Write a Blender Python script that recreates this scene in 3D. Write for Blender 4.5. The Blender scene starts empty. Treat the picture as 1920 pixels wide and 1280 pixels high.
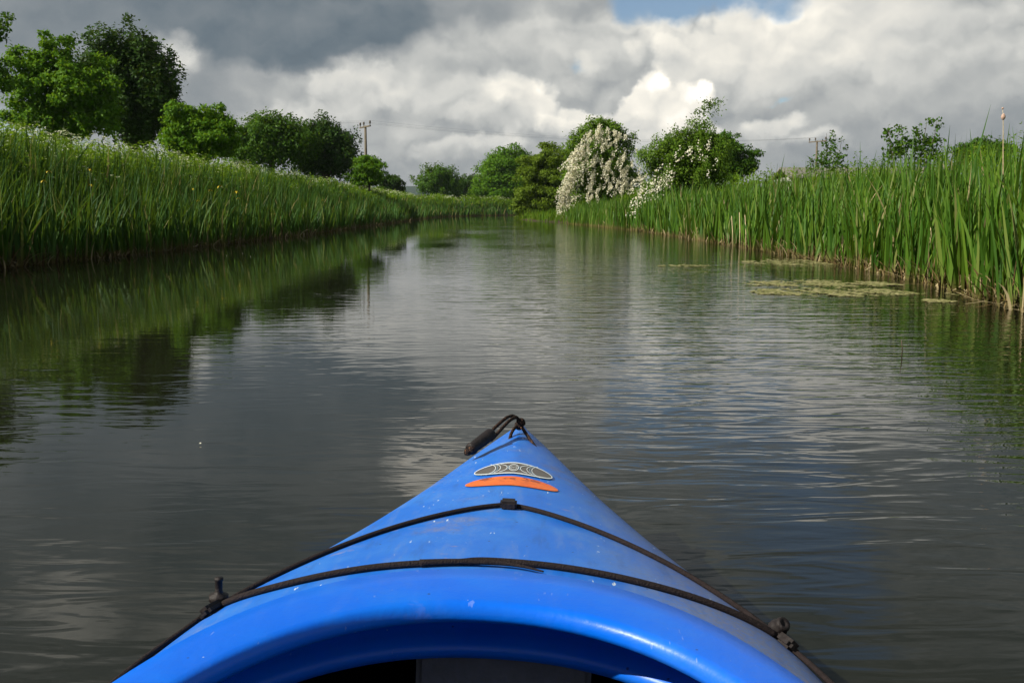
import bpy, bmesh, math, random
import numpy as np
from mathutils import Vector, Matrix

rng = np.random.default_rng(7)
random.seed(7)
S = bpy.context.scene
col = S.collection
PI = math.pi

# ---------------------------------------------------------------- camera
FPX, EYE = 1867.0, 0.80
PITCH = math.atan(247 / FPX)
cd = bpy.data.cameras.new('camera')
cam = bpy.data.objects.new('camera', cd)
col.objects.link(cam)
cd.sensor_width = 36.0
cd.lens = 36.0 * FPX / 1920.0
cd.clip_start = 0.02
cd.clip_end = 9000
cam.location = (0, 0, EYE)
cam.rotation_euler = (PI / 2 - PITCH, 0, 0)
S.camera = cam


def ray(px, py):
    a, b = (px - 960) / FPX, (640 - py) / FPX
    return Vector((a, math.cos(PITCH) + b * math.sin(PITCH), -math.sin(PITCH) + b * math.cos(PITCH)))


def at(px, py, D):
    """point D metres ahead on the line of sight through a photograph pixel (used to measure the place)"""
    r = ray(px, py)
    return Vector((0, 0, EYE)) + r * (D / r.y)


def on_water(px, py, z=0.0):
    r = ray(px, py)
    return Vector((0, 0, EYE)) + r * ((z - EYE) / r.z)


# ---------------------------------------------------------------- light
SUN_DIR = Vector((-0.75, -0.27, 0.60)).normalized()
sl = bpy.data.lights.new('sun', 'SUN')
sl.energy = 5.0
sl.angle = math.radians(0.5)
sl.color = (1.0, 0.93, 0.80)
so = bpy.data.objects.new('sun', sl)
so.rotation_euler = SUN_DIR.to_track_quat('Z', 'Y').to_euler()
so.location = (-40, 0, 40)
col.objects.link(so)

S.view_settings.view_transform = 'Standard'
S.view_settings.look = 'None'
S.view_settings.exposure = 0.35
S.view_settings.gamma = 1.0
S.view_settings.use_curve_mapping = False
S.render.engine = 'CYCLES'
S.cycles.max_bounces = 6
S.cycles.transparent_max_bounces = 6
S.cycles.caustics_reflective = False
S.cycles.caustics_refractive = False


# ---------------------------------------------------------------- node helpers
class NT:
    def __init__(self, tree):
        self.t = tree

    def node(self, typ, ins=None, **props):
        n = self.t.nodes.new(typ)
        for k, v in props.items():
            setattr(n, k, v)
        for k, v in (ins or {}).items():
            s = n.inputs[k]
            if isinstance(v, bpy.types.NodeSocket):
                self.t.links.new(v, s)
            else:
                s.default_value = v
        return n

    def math(self, op, a, b=0.0, c=None, clamp=False):
        ins = {0: a, 1: b}
        if c is not None:
            ins[2] = c
        return self.node('ShaderNodeMath', ins, operation=op, use_clamp=clamp).outputs[0]

    def vmath(self, op, a, b=None):
        ins = {0: a}
        if b is not None:
            ins[1] = b
        n = self.node('ShaderNodeVectorMath', ins, operation=op)
        return n.outputs['Value'] if op in ('LENGTH', 'DOT_PRODUCT', 'DISTANCE') else n.outputs['Vector']

    def noise(self, vec, scale, detail=4, rough=0.55, dist=0.0, color=False):
        n = self.node('ShaderNodeTexNoise', {'Vector': vec, 'Scale': scale, 'Detail': detail, 'Roughness': rough, 'Distortion': dist})
        return n.outputs['Color'] if color else n.outputs['Fac']

    def maprange(self, v, a, b, c=0.0, d=1.0, smooth=True):
        n = self.node('ShaderNodeMapRange', {'Value': v, 'From Min': a, 'From Max': b, 'To Min': c, 'To Max': d})
        n.interpolation_type = 'SMOOTHSTEP' if smooth else 'LINEAR'
        return n.outputs['Result']

    def ramp(self, fac, stops, interp='LINEAR'):
        n = self.node('ShaderNodeValToRGB', {'Fac': fac})
        cr = n.color_ramp
        cr.interpolation = interp
        while len(cr.elements) < len(stops):
            cr.elements.new(0.5)
        for e, (p, c) in zip(cr.elements, stops):
            e.position = p
            e.color = (c[0], c[1], c[2], 1)
        return n.outputs['Color']

    def mixf(self, f, a, b):
        n = self.node('ShaderNodeMix', {0: f, 2: a, 3: b}, data_type='FLOAT')
        return n.outputs[0]

    def mixc(self, f, a, b, blend='MIX'):
        n = self.node('ShaderNodeMix', {0: f}, data_type='RGBA', blend_type=blend)
        for k, v in ((6, a), (7, b)):
            if isinstance(v, bpy.types.NodeSocket):
                self.t.links.new(v, n.inputs[k])
            else:
                n.inputs[k].default_value = (v[0], v[1], v[2], 1)
        return n.outputs[2]


# ---------------------------------------------------------------- sky
world = bpy.data.worlds.new('World')
S.world = world
world.use_nodes = True
wt = world.node_tree
wt.nodes.clear()
w = NT(wt)
sky = w.node('ShaderNodeTexSky', sky_type='NISHITA')
sky.sun_disc = False
sky.sun_elevation = math.asin(SUN_DIR.z)
sky.sun_rotation = math.atan2(SUN_DIR.x, SUN_DIR.y)
sky.ozone_density = 2.0
dirv = w.node('ShaderNodeTexCoord').outputs['Generated']
nA = w.noise(dirv, 7.0, 4, 0.5, color=True)
nB = w.noise(dirv, 34.0, 5, 0.58, color=True)
half = (0.5, 0.5, 0.5)
offA = w.vmath('MULTIPLY', w.vmath('SUBTRACT', nA, half), (0.12, 0.12, 0.075))
offB = w.vmath('MULTIPLY', w.vmath('SUBTRACT', nB, half), (0.026, 0.026, 0.026))
dw = w.vmath('ADD', w.vmath('ADD', dirv, offA), offB)


def puffs(vec, layers):
    """rounded cauliflower heads, large and small, about -0.5..0.5"""
    q = w.vmath('MULTIPLY', vec, (1.0, 1.0, 1.35))
    o = None
    for sc, amp, feat in layers:
        v = w.node('ShaderNodeTexVoronoi', {'Vector': q, 'Scale': sc, 'Randomness': 1.0}, feature=feat)
        if feat == 'SMOOTH_F1':
            v.inputs['Smoothness'].default_value = 0.55
        t = w.math('MULTIPLY', w.math('SUBTRACT', 0.42, v.outputs['Distance']), amp * 1.5)
        o = t if o is None else w.math('ADD', o, t)
    return o


pw = w.vmath('ADD', w.vmath('ADD', dirv, w.vmath('MULTIPLY', offA, (0.35, 0.35, 0.35))), offB)
puff = puffs(pw, ((11.0, 0.62, 'SMOOTH_F1'), (27.0, 0.30, 'F1'), (64.0, 0.12, 'F1')))
pl1 = puffs(pw, ((27.0, 0.42, 'F1'), (64.0, 0.14, 'F1')))
pl2 = puffs(w.vmath('ADD', pw, tuple(Vector((-0.009, -0.003, 0.013)))), ((27.0, 0.42, 'F1'), (64.0, 0.14, 'F1')))
relief = w.math('SUBTRACT', pl1, pl2)
big = w.noise(w.vmath('MULTIPLY', dirv, (3.0, 3.0, 5.0)), 1.0, 5, 0.6)
sep = w.node('ShaderNodeSeparateXYZ', {0: dirv})
zz = sep.outputs['Z']
# wide grey deck, thin and pale at the horizon, heavier overhead
B = w.mixf(w.maprange(zz, 0.0, 0.40), 0.43, 0.18)
B = w.math('ADD', B, w.math('MULTIPLY', w.math('SUBTRACT', big, 0.5), 0.30))


def blobmask(px, py, rx, ry, soft):
    c = ray(px, py).normalized()
    s = (FPX / rx, FPX / rx, FPX / ry)
    d = w.vmath('MULTIPLY', w.vmath('SUBTRACT', dw, tuple(c)), s)
    return w.maprange(w.math('SUBTRACT', w.vmath('LENGTH', d), w.math('MULTIPLY', puff, 0.75)), 1.0 + soft, max(0.0, 1.0 - soft)), w.node('ShaderNodeSeparateXYZ', {0: d}).outputs['Z']


CLOUDS = [  # px, py, rx, ry, softness, base brightness, top brightness
    (480, 200, 330, 120, 0.7, 0.34, 0.43),
    (1300, 300, 560, 60, 0.8, 0.31, 0.38),
    (640, 310, 420, 50, 0.7, 0.28, 0.35),
    (1060, 80, 260, 75, 0.5, 0.44, 0.54),
    (1570, 110, 400, 120, 0.14, 0.42, 0.84),
    (1700, 40, 120, 70, 0.5, 0.52, 0.68),
    (1870, 70, 120, 120, 0.7, 0.42, 0.50),
    (1640, 240, 180, 40, 0.6, 0.38, 0.48),
    (1420, 195, 190, 45, 0.6, 0.33, 0.44),
    (1250, 220, 115, 58, 0.14, 0.50, 0.86),
    (1190, 175, 44, 50, 0.14, 0.64, 0.86),
    (1120, 230, 80, 38, 0.12, 0.44, 0.72),
    (940, 200, 125, 58, 0.15, 0.46, 0.84),
    (1060, 245, 60, 26, 0.25, 0.48, 0.74),
    (800, 165, 90, 66, 0.2, 0.40, 0.64),
    (690, 180, 90, 52, 0.16, 0.40, 0.64),
    (900, 282, 95, 22, 0.30, 0.37, 0.56),
    (520, 218, 60, 28, 0.5, 0.42, 0.58),
    (870, 115, 200, 40, 0.6, 0.36, 0.42),
    (820, 12, 200, 52, 0.5, 0.24, 0.33),
    (1110, 18, 90, 32, 0.5, 0.31, 0.38),
    (1850, 275, 290, 95, 0.7, 0.17, 0.27),
    (1470, 228, 50, 22, 0.35, 0.48, 0.68),
    (1540, 264, 50, 16, 0.5, 0.42, 0.58),
    (130, 60, 330, 150, 0.5, 0.18, 0.24),
    (420, -10, 380, 100, 0.30, 0.150, 0.19),
    (640, 55, 130, 70, 0.32, 0.135, 0.17),
    (330, 112, 60, 40, 0.6, 0.40, 0.50),
    (800, -150, 92, 62, 0.22, 1.0, 1.0),
    (250, -330, 420, 170, 0.7, 0.16, 0.24),
    (1250, -330, 200, 110, 0.6, 0.20, 0.32),
    (1950, -300, 300, 200, 0.6, 0.17, 0.26),
    (50, -430, 100, 60, 0.6, 0.42, 0.55),
    (320, -480, 120, 60, 0.7, 0.32, 0.42),
]
for (px, py, rx, ry, soft, lo, hi) in CLOUDS:
    m, dz = blobmask(px, py, rx, ry, soft)
    body = w.maprange(dz, -0.8, 0.7, lo, hi)
    B = w.mixf(m, B, body)
B = w.math('ADD', B, w.math('MULTIPLY', w.math('ADD', w.math('MULTIPLY', relief, 0.60), w.math('MULTIPLY', puff, 0.30)), w.math('MAXIMUM', w.math('SUBTRACT', B, 0.08), 0.05)))
B = w.math('ADD', B, w.math('MULTIPLY', w.math('SUBTRACT', w.noise(w.vmath('MULTIPLY', dw, (9.0, 9.0, 15.0)), 1.0, 6, 0.6), 0.5), 0.16))
B = w.math('MAXIMUM', B, 0.05)
ccol = w.ramp(B, [(0.0, (0.03, 0.035, 0.042)), (0.13, (0.105, 0.135, 0.160)), (0.30, (0.27, 0.285, 0.29)),
                  (0.50, (0.49, 0.49, 0.465)), (0.85, (0.76, 0.725, 0.645)), (1.0, (0.90, 0.88, 0.82))])
hole = 0.0
for (px, py, rx, ry, soft) in [(1310, -6, 185, 58, 0.26), (1076, 136, 15, 7, 0.7), (1570, -290, 130, 130, 0.4),
                               (1492, 178, 12, 3, 0.9), (620, -420, 140, 90, 0.5), (10, 225, 90, 40, 0.7)]:
    m, _ = blobmask(px, py, rx, ry, soft)
    hole = m if hole == 0.0 else w.math('MAXIMUM', hole, m)
bg_sky = w.node('ShaderNodeBackground', {'Color': sky.outputs['Color'], 'Strength': 0.085})
bg_cl = w.node('ShaderNodeBackground', {'Color': ccol, 'Strength': 1.04})
mx = w.node('ShaderNodeMixShader', {0: w.math('SUBTRACT', 1.0, hole, clamp=True), 1: bg_sky.outputs[0], 2: bg_cl.outputs[0]})
out = w.node('ShaderNodeOutputWorld', {'Surface': mx.outputs[0]})
world.cycles.sampling_method = 'MANUAL'
world.cycles.sample_map_resolution = 512


# ---------------------------------------------------------------- object helpers
def tag(o, label=None, cat=None, group=None, kind=None):
    if label: o['label'] = label
    if cat: o['category'] = cat
    if group: o['group'] = group
    if kind: o['kind'] = kind
    return o


def thing(name, label, cat, loc=(0, 0, 0), group=None):
    o = bpy.data.objects.new(name, None)
    o.empty_display_size = 0.2
    o.location = loc
    col.objects.link(o)
    return tag(o, label, cat, group)


def link(name, me, mat, parent=None, smooth=False):
    o = bpy.data.objects.new(name, me)
    if mat is not None:
        me.materials.append(mat)
    col.objects.link(o)
    if parent is not None:
        o.parent = parent
    if smooth:
        me.polygons.foreach_set('use_smooth', np.ones(len(me.polygons), dtype=bool))
    return o


def np_mesh(name, verts, faces, attrs=None):
    """verts (n,3), faces (m,k) with k 3 or 4, attrs {name: per-vertex floats}"""
    me = bpy.data.meshes.new(name)
    verts = np.ascontiguousarray(verts, dtype=np.float32)
    faces = np.ascontiguousarray(faces, dtype=np.int32)
    k = faces.shape[1]
    me.vertices.add(len(verts))
    me.vertices.foreach_set('co', verts.ravel())
    me.loops.add(faces.size)
    me.loops.foreach_set('vertex_index', faces.ravel())
    me.polygons.add(len(faces))
    me.polygons.foreach_set('loop_start', np.arange(0, faces.size, k, dtype=np.int32))
    for an, av in (attrs or {}).items():
        a = me.attributes.new(an, 'FLOAT', 'POINT')
        a.data.foreach_set('value', np.ascontiguousarray(av, dtype=np.float32))
    me.update(calc_edges=True)
    return me


class Pile:
    """collects vertex / quad arrays"""
    def __init__(self):
        self.v, self.f, self.a, self.n = [], [], {}, 0

    def add(self, v, f, **attrs):
        self.v.append(v); self.f.append(f + self.n); self.n += len(v)
        for k, x in attrs.items():
            self.a.setdefault(k, []).append(np.broadcast_to(np.asarray(x, dtype=np.float32), (len(v),)))

    def mesh(self, name):
        return np_mesh(name, np.concatenate(self.v), np.concatenate(self.f), {k: np.concatenate(x) for k, x in self.a.items()})


def tube(pts, rad, seg=8, cap=True):
    """quad tube along pts; rad number or list -> (verts, quads)"""
    P = np.array([tuple(p) for p in pts], dtype=float)
    n = len(P)
    R = np.broadcast_to(np.asarray(rad, dtype=float), (n,)).copy()
    T = np.gradient(P, axis=0)
    T /= np.linalg.norm(T, axis=1)[:, None] + 1e-12
    ref = np.array([0, 0, 1.0]) if abs(T[0, 2]) < 0.9 else np.array([1.0, 0, 0])
    V = []
    a = np.cross(T[0], ref); a /= np.linalg.norm(a)
    for i in range(n):
        a = a - T[i] * np.dot(a, T[i]); a /= np.linalg.norm(a) + 1e-12
        b = np.cross(T[i], a)
        th = np.linspace(0, 2 * PI, seg, endpoint=False)
        V.append(P[i] + R[i] * (np.cos(th)[:, None] * a + np.sin(th)[:, None] * b))
    V = np.concatenate(V)
    F = []
    for i in range(n - 1):
        for j in range(seg):
            F.append((i * seg + j, i * seg + (j + 1) % seg, (i + 1) * seg + (j + 1) % seg, (i + 1) * seg + j))
    if cap:
        V = np.concatenate([V, P[:1], P[-1:]])
        c0, c1 = len(V) - 2, len(V) - 1
        for j in range(0, seg, 2):
            F.append((c0, (j + 2) % seg, (j + 1) % seg, j))
            e = (n - 1) * seg
            F.append((c1, e + j, e + (j + 1) % seg, e + (j + 2) % seg))
    return V, np.array(F)


def tube_obj(name, pts, rad, mat, parent=None, seg=8):
    v, f = tube(pts, rad, seg)
    return link(name, np_mesh(name, v, f), mat, parent, smooth=True)


def box_mesh(name, dims, bevel=0.0, mat4=None):
    bm = bmesh.new()
    bmesh.ops.create_cube(bm, size=1.0)
    bmesh.ops.scale(bm, vec=dims, verts=bm.verts)
    if bevel:
        bmesh.ops.bevel(bm, geom=list(bm.edges), offset=bevel, segments=2, affect='EDGES')
    if mat4 is not None:
        bmesh.ops.transform(bm, matrix=mat4, verts=bm.verts)
    me = bpy.data.meshes.new(name)
    bm.to_mesh(me); bm.free()
    return me


def spline(pts, n=24):
    """Catmull-Rom through pts"""
    P = np.array([tuple(p) for p in pts], dtype=float)
    P = np.vstack([2 * P[0] - P[1], P, 2 * P[-1] - P[-2]])
    o = []
    m = len(P) - 3
    for i in range(m):
        p0, p1, p2, p3 = P[i:i + 4]
        for t in np.linspace(0, 1, n, endpoint=(i == m - 1)):
            o.append(0.5 * ((2 * p1) + (-p0 + p2) * t + (2 * p0 - 5 * p1 + 4 * p2 - p3) * t * t + (-p0 + 3 * p1 - 3 * p2 + p3) * t ** 3))
    return np.array(o)


# ---------------------------------------------------------------- materials
def new_mat(name):
    m = bpy.data.materials.new(name)
    m.use_nodes = True
    m.node_tree.nodes.clear()
    return m, NT(m.node_tree)


def finish(n, sh):
    n.node('ShaderNodeOutputMaterial', {'Surface': sh})


def plain(name, colr, rough=0.6, spec=0.4, nscale=30.0, namp=0.25, bump=0.0, metal=0.0):
    m, n = new_mat(name)
    co = n.node('ShaderNodeTexCoord').outputs['Object']
    f = n.noise(co, nscale, 5, 0.6)
    c = n.ramp(f, [(0.25, tuple(x * (1 - namp) for x in colr)), (0.75, tuple(min(1, x * (1 + namp)) for x in colr))])
    ins = {'Base Color': c, 'Roughness': rough, 'Specular IOR Level': spec, 'Metallic': metal}
    if bump:
        ins['Normal'] = n.node('ShaderNodeBump', {'Height': n.noise(co, nscale * 2, 4), 'Strength': bump, 'Distance': 0.01}).outputs[0]
    finish(n, n.node('ShaderNodeBsdfPrincipled', ins).outputs[0])
    return m


def foliage(name, stops, trans=0.35, rough=0.55, spec=0.12, along=None):
    """leaf material: hue varies leaf by leaf (attribute tint); along = colours from the foot of a blade to its tip"""
    m, n = new_mat(name)
    t = n.node('ShaderNodeAttribute', attribute_name='tint').outputs['Fac']
    c = n.ramp(t, stops)
    if along:
        a = n.node('ShaderNodeAttribute', attribute_name='along').outputs['Fac']
        c = n.mixc(n.maprange(a, along[0], along[1], 1.0, 0.0), c, along[2])
    p = n.node('ShaderNodeBsdfPrincipled', {'Base Color': c, 'Roughness': rough, 'Specular IOR Level': spec})
    tc = n.mixc(0.55, c, (0.22, 0.33, 0.012), 'MIX') if trans > 0 and name != 'blossom' else c
    tr = n.node('ShaderNodeBsdfTranslucent', {'Color': tc})
    finish(n, n.node('ShaderNodeMixShader', {0: trans, 1: p.outputs[0], 2: tr.outputs[0]}).outputs[0])
    return m


M = {}
M['leaf_fresh'] = foliage('leaf_fresh', [(0, (0.055, 0.155, 0.006)), (0.5, (0.095, 0.225, 0.009)), (1, (0.14, 0.28, 0.014))], 0.40)
M['leaf_mid'] = foliage('leaf_mid', [(0, (0.030, 0.090, 0.007)), (0.5, (0.055, 0.135, 0.010)), (1, (0.085, 0.18, 0.014))], 0.34)
M['leaf_dark'] = foliage('leaf_dark', [(0, (0.018, 0.050, 0.007)), (0.5, (0.028, 0.072, 0.010)), (1, (0.048, 0.105, 0.013))], 0.18)
M['leaf_olive'] = foliage('leaf_olive', [(0, (0.085, 0.15, 0.010)), (0.5, (0.125, 0.20, 0.014)), (1, (0.18, 0.26, 0.022))], 0.36)
M['leaf_haw'] = foliage('leaf_haw', [(0, (0.065, 0.145, 0.010)), (0.5, (0.105, 0.205, 0.014)), (1, (0.17, 0.27, 0.026))], 0.36)
M['blossom'] = foliage('blossom', [(0, (0.66, 0.62, 0.42)), (0.6, (0.80, 0.78, 0.62)), (1, (0.86, 0.85, 0.76))], 0.25)
M['parsley'] = foliage('parsley', [(0, (0.46, 0.53, 0.22)), (0.6, (0.70, 0.73, 0.48)), (1, (0.82, 0.83, 0.68))], 0.0)
M['reed_left'] = foliage('reed_left', [(0, (0.016, 0.062, 0.012)), (0.5, (0.032, 0.098, 0.014)), (0.86, (0.065, 0.145, 0.020)), (0.95, (0.16, 0.15, 0.05)), (1, (0.30, 0.24, 0.11))],
                         0.28, 0.55, 0.15, (0.0, 0.28, (0.10, 0.065, 0.025)))
M['reed_right'] = foliage('reed_right', [(0, (0.030, 0.095, 0.010)), (0.5, (0.062, 0.150, 0.012)), (0.90, (0.125, 0.225, 0.022)), (0.985, (0.20, 0.19, 0.07)), (1, (0.42, 0.34, 0.18))],
                          0.28, 0.5, 0.22, (0.0, 0.22, (0.20, 0.15, 0.06)))
M['grass'] = foliage('grass', [(0, (0.055, 0.130, 0.008)), (0.5, (0.090, 0.190, 0.010)), (0.9, (0.14, 0.24, 0.016)), (1, (0.22, 0.22, 0.06))], 0.42, 0.6, 0.1)
M['herb'] = foliage('herb', [(0, (0.085, 0.175, 0.008)), (0.5, (0.13, 0.24, 0.010)), (1, (0.19, 0.30, 0.020))], 0.48, 0.55, 0.1)
M['litter'] = foliage('litter', [(0, (0.085, 0.050, 0.022)), (0.5, (0.17, 0.12, 0.05)), (1, (0.40, 0.33, 0.19))], 0.0)
M['bark'] = plain('bark', (0.09, 0.07, 0.05), 0.85, 0.2, 6.0, 0.4, 0.6)
M['pole_wood'] = plain('pole_wood', (0.15, 0.125, 0.09), 0.8, 0.2, 5.0, 0.3, 0.3)
M['ceramic'] = plain('ceramic', (0.10, 0.08, 0.06), 0.3, 0.5)
M['wire'] = plain('wire', (0.10, 0.11, 0.12), 0.5, 0.4)

# ---------------------------------------------------------------- the river's shape
SHORE_L = np.array([(-6.6, -60), (-6.9, 0), (-7.2, 14), (-6.9, 19), (-6.8, 32), (-7.1, 43), (-7.6, 71), (-8.2, 100), (-7.5, 118), (-4, 132), (3, 141), (15, 147), (40, 152), (120, 160)], float)
SHORE_R = np.array([(4.0, -60), (4.0, 6), (4.15, 8.2), (4.6, 10.9), (4.85, 14), (5.0, 22), (4.9, 38), (4.0, 50), (2.9, 60), (1.2, 72), (0.6, 79), (1.5, 92), (6, 108), (18, 120), (45, 130), (120, 138)], float)
XS_L = np.array([(0, 0), (0.4, 0.12), (1.0, 0.32), (1.6, 0.64), (2.6, 1.26), (3.3, 1.56), (4.2, 1.68), (6.0, 1.6), (10, 1.1), (30, 0.9), (400, 1.0), (6000, 1.0)])
XS_R = np.array([(0, 0), (0.5, 0.10), (1.5, 0.24), (3.0, 0.45), (6.0, 0.9), (12, 1.25), (40, 1.2), (400, 1.1), (6000, 1.1)])


def seg_dist(P, L):
    A, Bp = L[:-1], L[1:]
    best = np.full(len(P), 1e9)
    for a, b in zip(A, Bp):
        ab = b - a
        t = np.clip(((P - a) @ ab) / (ab @ ab), 0, 1)
        best = np.minimum(best, np.linalg.norm(P - (a + t[:, None] * ab), axis=1))
    return best


def inside_river(P):
    poly = np.vstack([SHORE_L, SHORE_R[::-1]])
    c = np.zeros(len(P), bool)
    x, y = P[:, 0], P[:, 1]
    j = len(poly) - 1
    for i in range(len(poly)):
        xi, yi = poly[i]; xj, yj = poly[j]
        if yi != yj:
            c ^= ((yi > y) != (yj > y)) & (x < (xj - xi) * (y - yi) / (yj - yi) + xi)
        j = i
    return c


def ground_h(P):
    dl, dr = seg_dist(P, SHORE_L), seg_dist(P, SHORE_R)
    ins = inside_river(P)
    d = np.minimum(dl, dr)
    h = np.where(dl < dr, np.interp(dl, XS_L[:, 0], XS_L[:, 1]), np.interp(dr, XS_R[:, 0], XS_R[:, 1]))
    h = h + 0.06 * np.sin(P[:, 0] * 1.9 + 1.3 * np.sin(P[:, 1] * 0.7)) * np.clip(d / 1.5, 0, 1)
    return np.where(ins, -np.minimum(0.9, 0.05 + d * 0.45), h)


def grid_mesh(name, xs, ys, hf):
    X, Y = np.meshgrid(xs, ys)
    P = np.stack([X.ravel(), Y.ravel()], 1)
    V = np.column_stack([P, hf(P)])
    nx, ny = len(xs), len(ys)
    i = (np.arange(ny - 1)[:, None] * nx + np.arange(nx - 1)[None, :]).ravel()
    return np_mesh(name, V, np.stack([i, i + 1, i + nx + 1, i + nx], 1))


def ground_mat():
    m, n = new_mat('bank_soil')
    co = n.node('ShaderNodeTexCoord').outputs['Object']
    f = n.noise(co, 1.2, 6, 0.65)
    g = n.noise(co, 0.12, 4, 0.6)
    z = n.node('ShaderNodeSeparateXYZ', {0: co}).outputs['Z']
    turf = n.ramp(f, [(0.3, (0.030, 0.060, 0.010)), (0.7, (0.070, 0.115, 0.018))])
    turf = n.mixc(n.maprange(g, 0.4, 0.65), turf, (0.085, 0.12, 0.03))
    mud = n.ramp(f, [(0.3, (0.030, 0.022, 0.014)), (0.7, (0.075, 0.055, 0.030))])
    c = n.mixc(n.maprange(z, 0.18, 0.42), mud, turf)
    bp = n.node('ShaderNodeBump', {'Height': f, 'Strength': 0.7, 'Distance': 0.08}).outputs[0]
    finish(n, n.node('ShaderNodeBsdfPrincipled', {'Base Color': c, 'Roughness': 0.9, 'Specular IOR Level': 0.2, 'Normal': bp}).outputs[0])
    return m


xs = np.concatenate([-np.geomspace(3500, 26, 26), np.arange(-24, 18, 0.3), np.geomspace(18.5, 3500, 28)])
ys = np.concatenate([-np.geomspace(400, 22, 10), np.arange(-20, 165, 0.6), np.geomspace(167, 5000, 26)])
link('ground', grid_mesh('ground', xs, ys, ground_h), ground_mat(), smooth=True)['kind'] = 'structure'


def water_mat():
    m, n = new_mat('river_water')
    co = n.node('ShaderNodeTexCoord').outputs['Object']
    xyz = n.node('ShaderNodeSeparateXYZ', {0: co})
    def wav(sx, sy, det, dist=0.0, rough=0.5):
        return n.math('SUBTRACT', n.noise(n.vmath('MULTIPLY', co, (sx, sy, 1.0)), 1.0, det, rough, dist), 0.5)
    gust = n.noise(n.vmath('MULTIPLY', co, (0.22, 0.10, 1.0)), 1.0, 3, 0.5)
    wind = n.math('MULTIPLY', n.maprange(n.math('ADD', xyz.outputs['X'], n.math('MULTIPLY', n.math('SUBTRACT', gust, 0.5), 7.0)), -3.0, 1.4, 0.07, 1.0),
                  n.maprange(gust, 0.3, 0.62, 0.55, 1.0))
    h = n.math('MULTIPLY', wav(2.6, 8.5, 2, 0.8), 0.0080)
    h = n.math('ADD', h, n.math('MULTIPLY', wav(7.0, 20.0, 2, 0.5), 0.0014))
    h = n.math('ADD', h, n.math('MULTIPLY', wav(1.0, 3.4, 2, 0.4), 0.0045))
    h = n.math('MULTIPLY', h, wind)
    h = n.math('ADD', h, n.math('MULTIPLY', wav(0.6, 1.5, 2, 0.3), 0.0008))
    bp = n.node('ShaderNodeBump', {'Height': h, 'Strength': 1.0, 'Distance': 1.0}).outputs[0]
    silt = n.ramp(n.noise(co, 0.5, 4), [(0.3, (0.008, 0.009, 0.0045)), (0.7, (0.012, 0.0125, 0.0065))])
    finish(n, n.node('ShaderNodeBsdfPrincipled', {'Base Color': silt, 'Roughness': 0.02, 'IOR': 1.333, 'Normal': bp}).outputs[0])
    return m


wx = np.linspace(-14, 130, 40)
wy = np.linspace(-60, 170, 60)
link('water', grid_mesh('water', wx, wy, lambda P: np.zeros(len(P))), water_mat(), smooth=True)['kind'] = 'structure'

# far ridge
hx = np.linspace(-1400, 1600, 120)
hy = np.linspace(1300, 2000, 12)
def hill_h(P):
    prof = np.exp(-((P[:, 1] - 1650) / 230) ** 2)
    return 0.8 + prof * (36 + 9 * np.sin(P[:, 0] * 0.006 + 1.0) + 5 * np.sin(P[:, 0] * 0.021) + 1.6 * np.sin(P[:, 0] * 0.13) + 1.2 * np.sin(P[:, 0] * 0.31 + 2))
link('hill', grid_mesh('hill', hx, hy, hill_h), plain('hill_woods', (0.035, 0.060, 0.045), 0.9, 0.1, 0.02, 0.4), smooth=True)['kind'] = 'structure'


# ---------------------------------------------------------------- blades (reeds, grass)
def blades(base, h, wd, lean, bend, tint, K=4, az=None):
    """curved tapering leaf blades -> Pile arrays"""
    N = len(base)
    t = np.linspace(0, 1, K + 1)
    az = rng.uniform(0, 2 * PI, N) if az is None else az
    side = np.stack([np.cos(az), np.sin(az), np.zeros(N)], 1)
    zz = h[:, None] * (t - 0.30 * bend[:, None] * t ** 2.4)
    hor = h[:, None] * (t * 0.5 + bend[:, None] * t ** 2.2)
    P = np.zeros((N, K + 1, 3))
    P[:, :, 0] = base[:, 0, None] + lean[:, 0, None] * hor
    P[:, :, 1] = base[:, 1, None] + lean[:, 1, None] * hor
    P[:, :, 2] = base[:, 2, None] + zz
    W = wd[:, None] * 0.5 * (np.where(t < 0.25, 0.8 + 0.8 * t, 1.0) * (1 - 0.96 * t ** 3.2))[None, :]
    tw = az[:, None] + (rng.uniform(-0.7, 0.7, N))[:, None] * t
    side = np.stack([np.cos(tw), np.sin(tw), np.zeros_like(tw)], 2)
    A, Bv = P - side * W[:, :, None], P + side * W[:, :, None]
    V = np.stack([A, Bv], 2).reshape(-1, 3)
    i = (np.arange(N)[:, None] * (2 * (K + 1)) + 2 * np.arange(K)[None, :]).ravel()
    F = np.stack([i, i + 1, i + 3, i + 2], 1)
    return V, F, np.repeat(tint, 2 * (K + 1)), np.tile(np.repeat(t, 2), N)


def shore_points(L, n, s0, s1, y0, y1, side, p=1.0, spow=1.0):
    """scatter along a shoreline, denser near the camera; s = metres inland"""
    seg = np.diff(L, axis=0)
    ln = np.linalg.norm(seg, axis=1)
    cum = np.concatenate([[0], np.cumsum(ln)])
    tt = np.linspace(0, cum[-1], 4000)
    px = np.interp(tt, cum, L[:, 0]); py = np.interp(tt, cum, L[:, 1])
    wgt = 1.0 / np.maximum(6.0, np.hypot(px, py)) ** p
    ok = (py >= y0) & (py <= y1) & (px < 60)
    wgt = wgt * ok
    c = np.cumsum(wgt); c /= c[-1]
    q = np.interp(rng.uniform(0, 1, n), c, tt)
    x = np.interp(q, cum, L[:, 0]); y = np.interp(q, cum, L[:, 1])
    k = np.clip(np.searchsorted(cum, q) - 1, 0, len(seg) - 1)
    nrm = np.stack([-seg[k, 1], seg[k, 0]], 1) / ln[k][:, None] * side
    # smooth the normal a little
    s = s0 + (s1 - s0) * rng.uniform(0, 1, n) ** spow
    P = np.stack([x, y], 1) + nrm * s[:, None]
    return P, s


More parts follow.
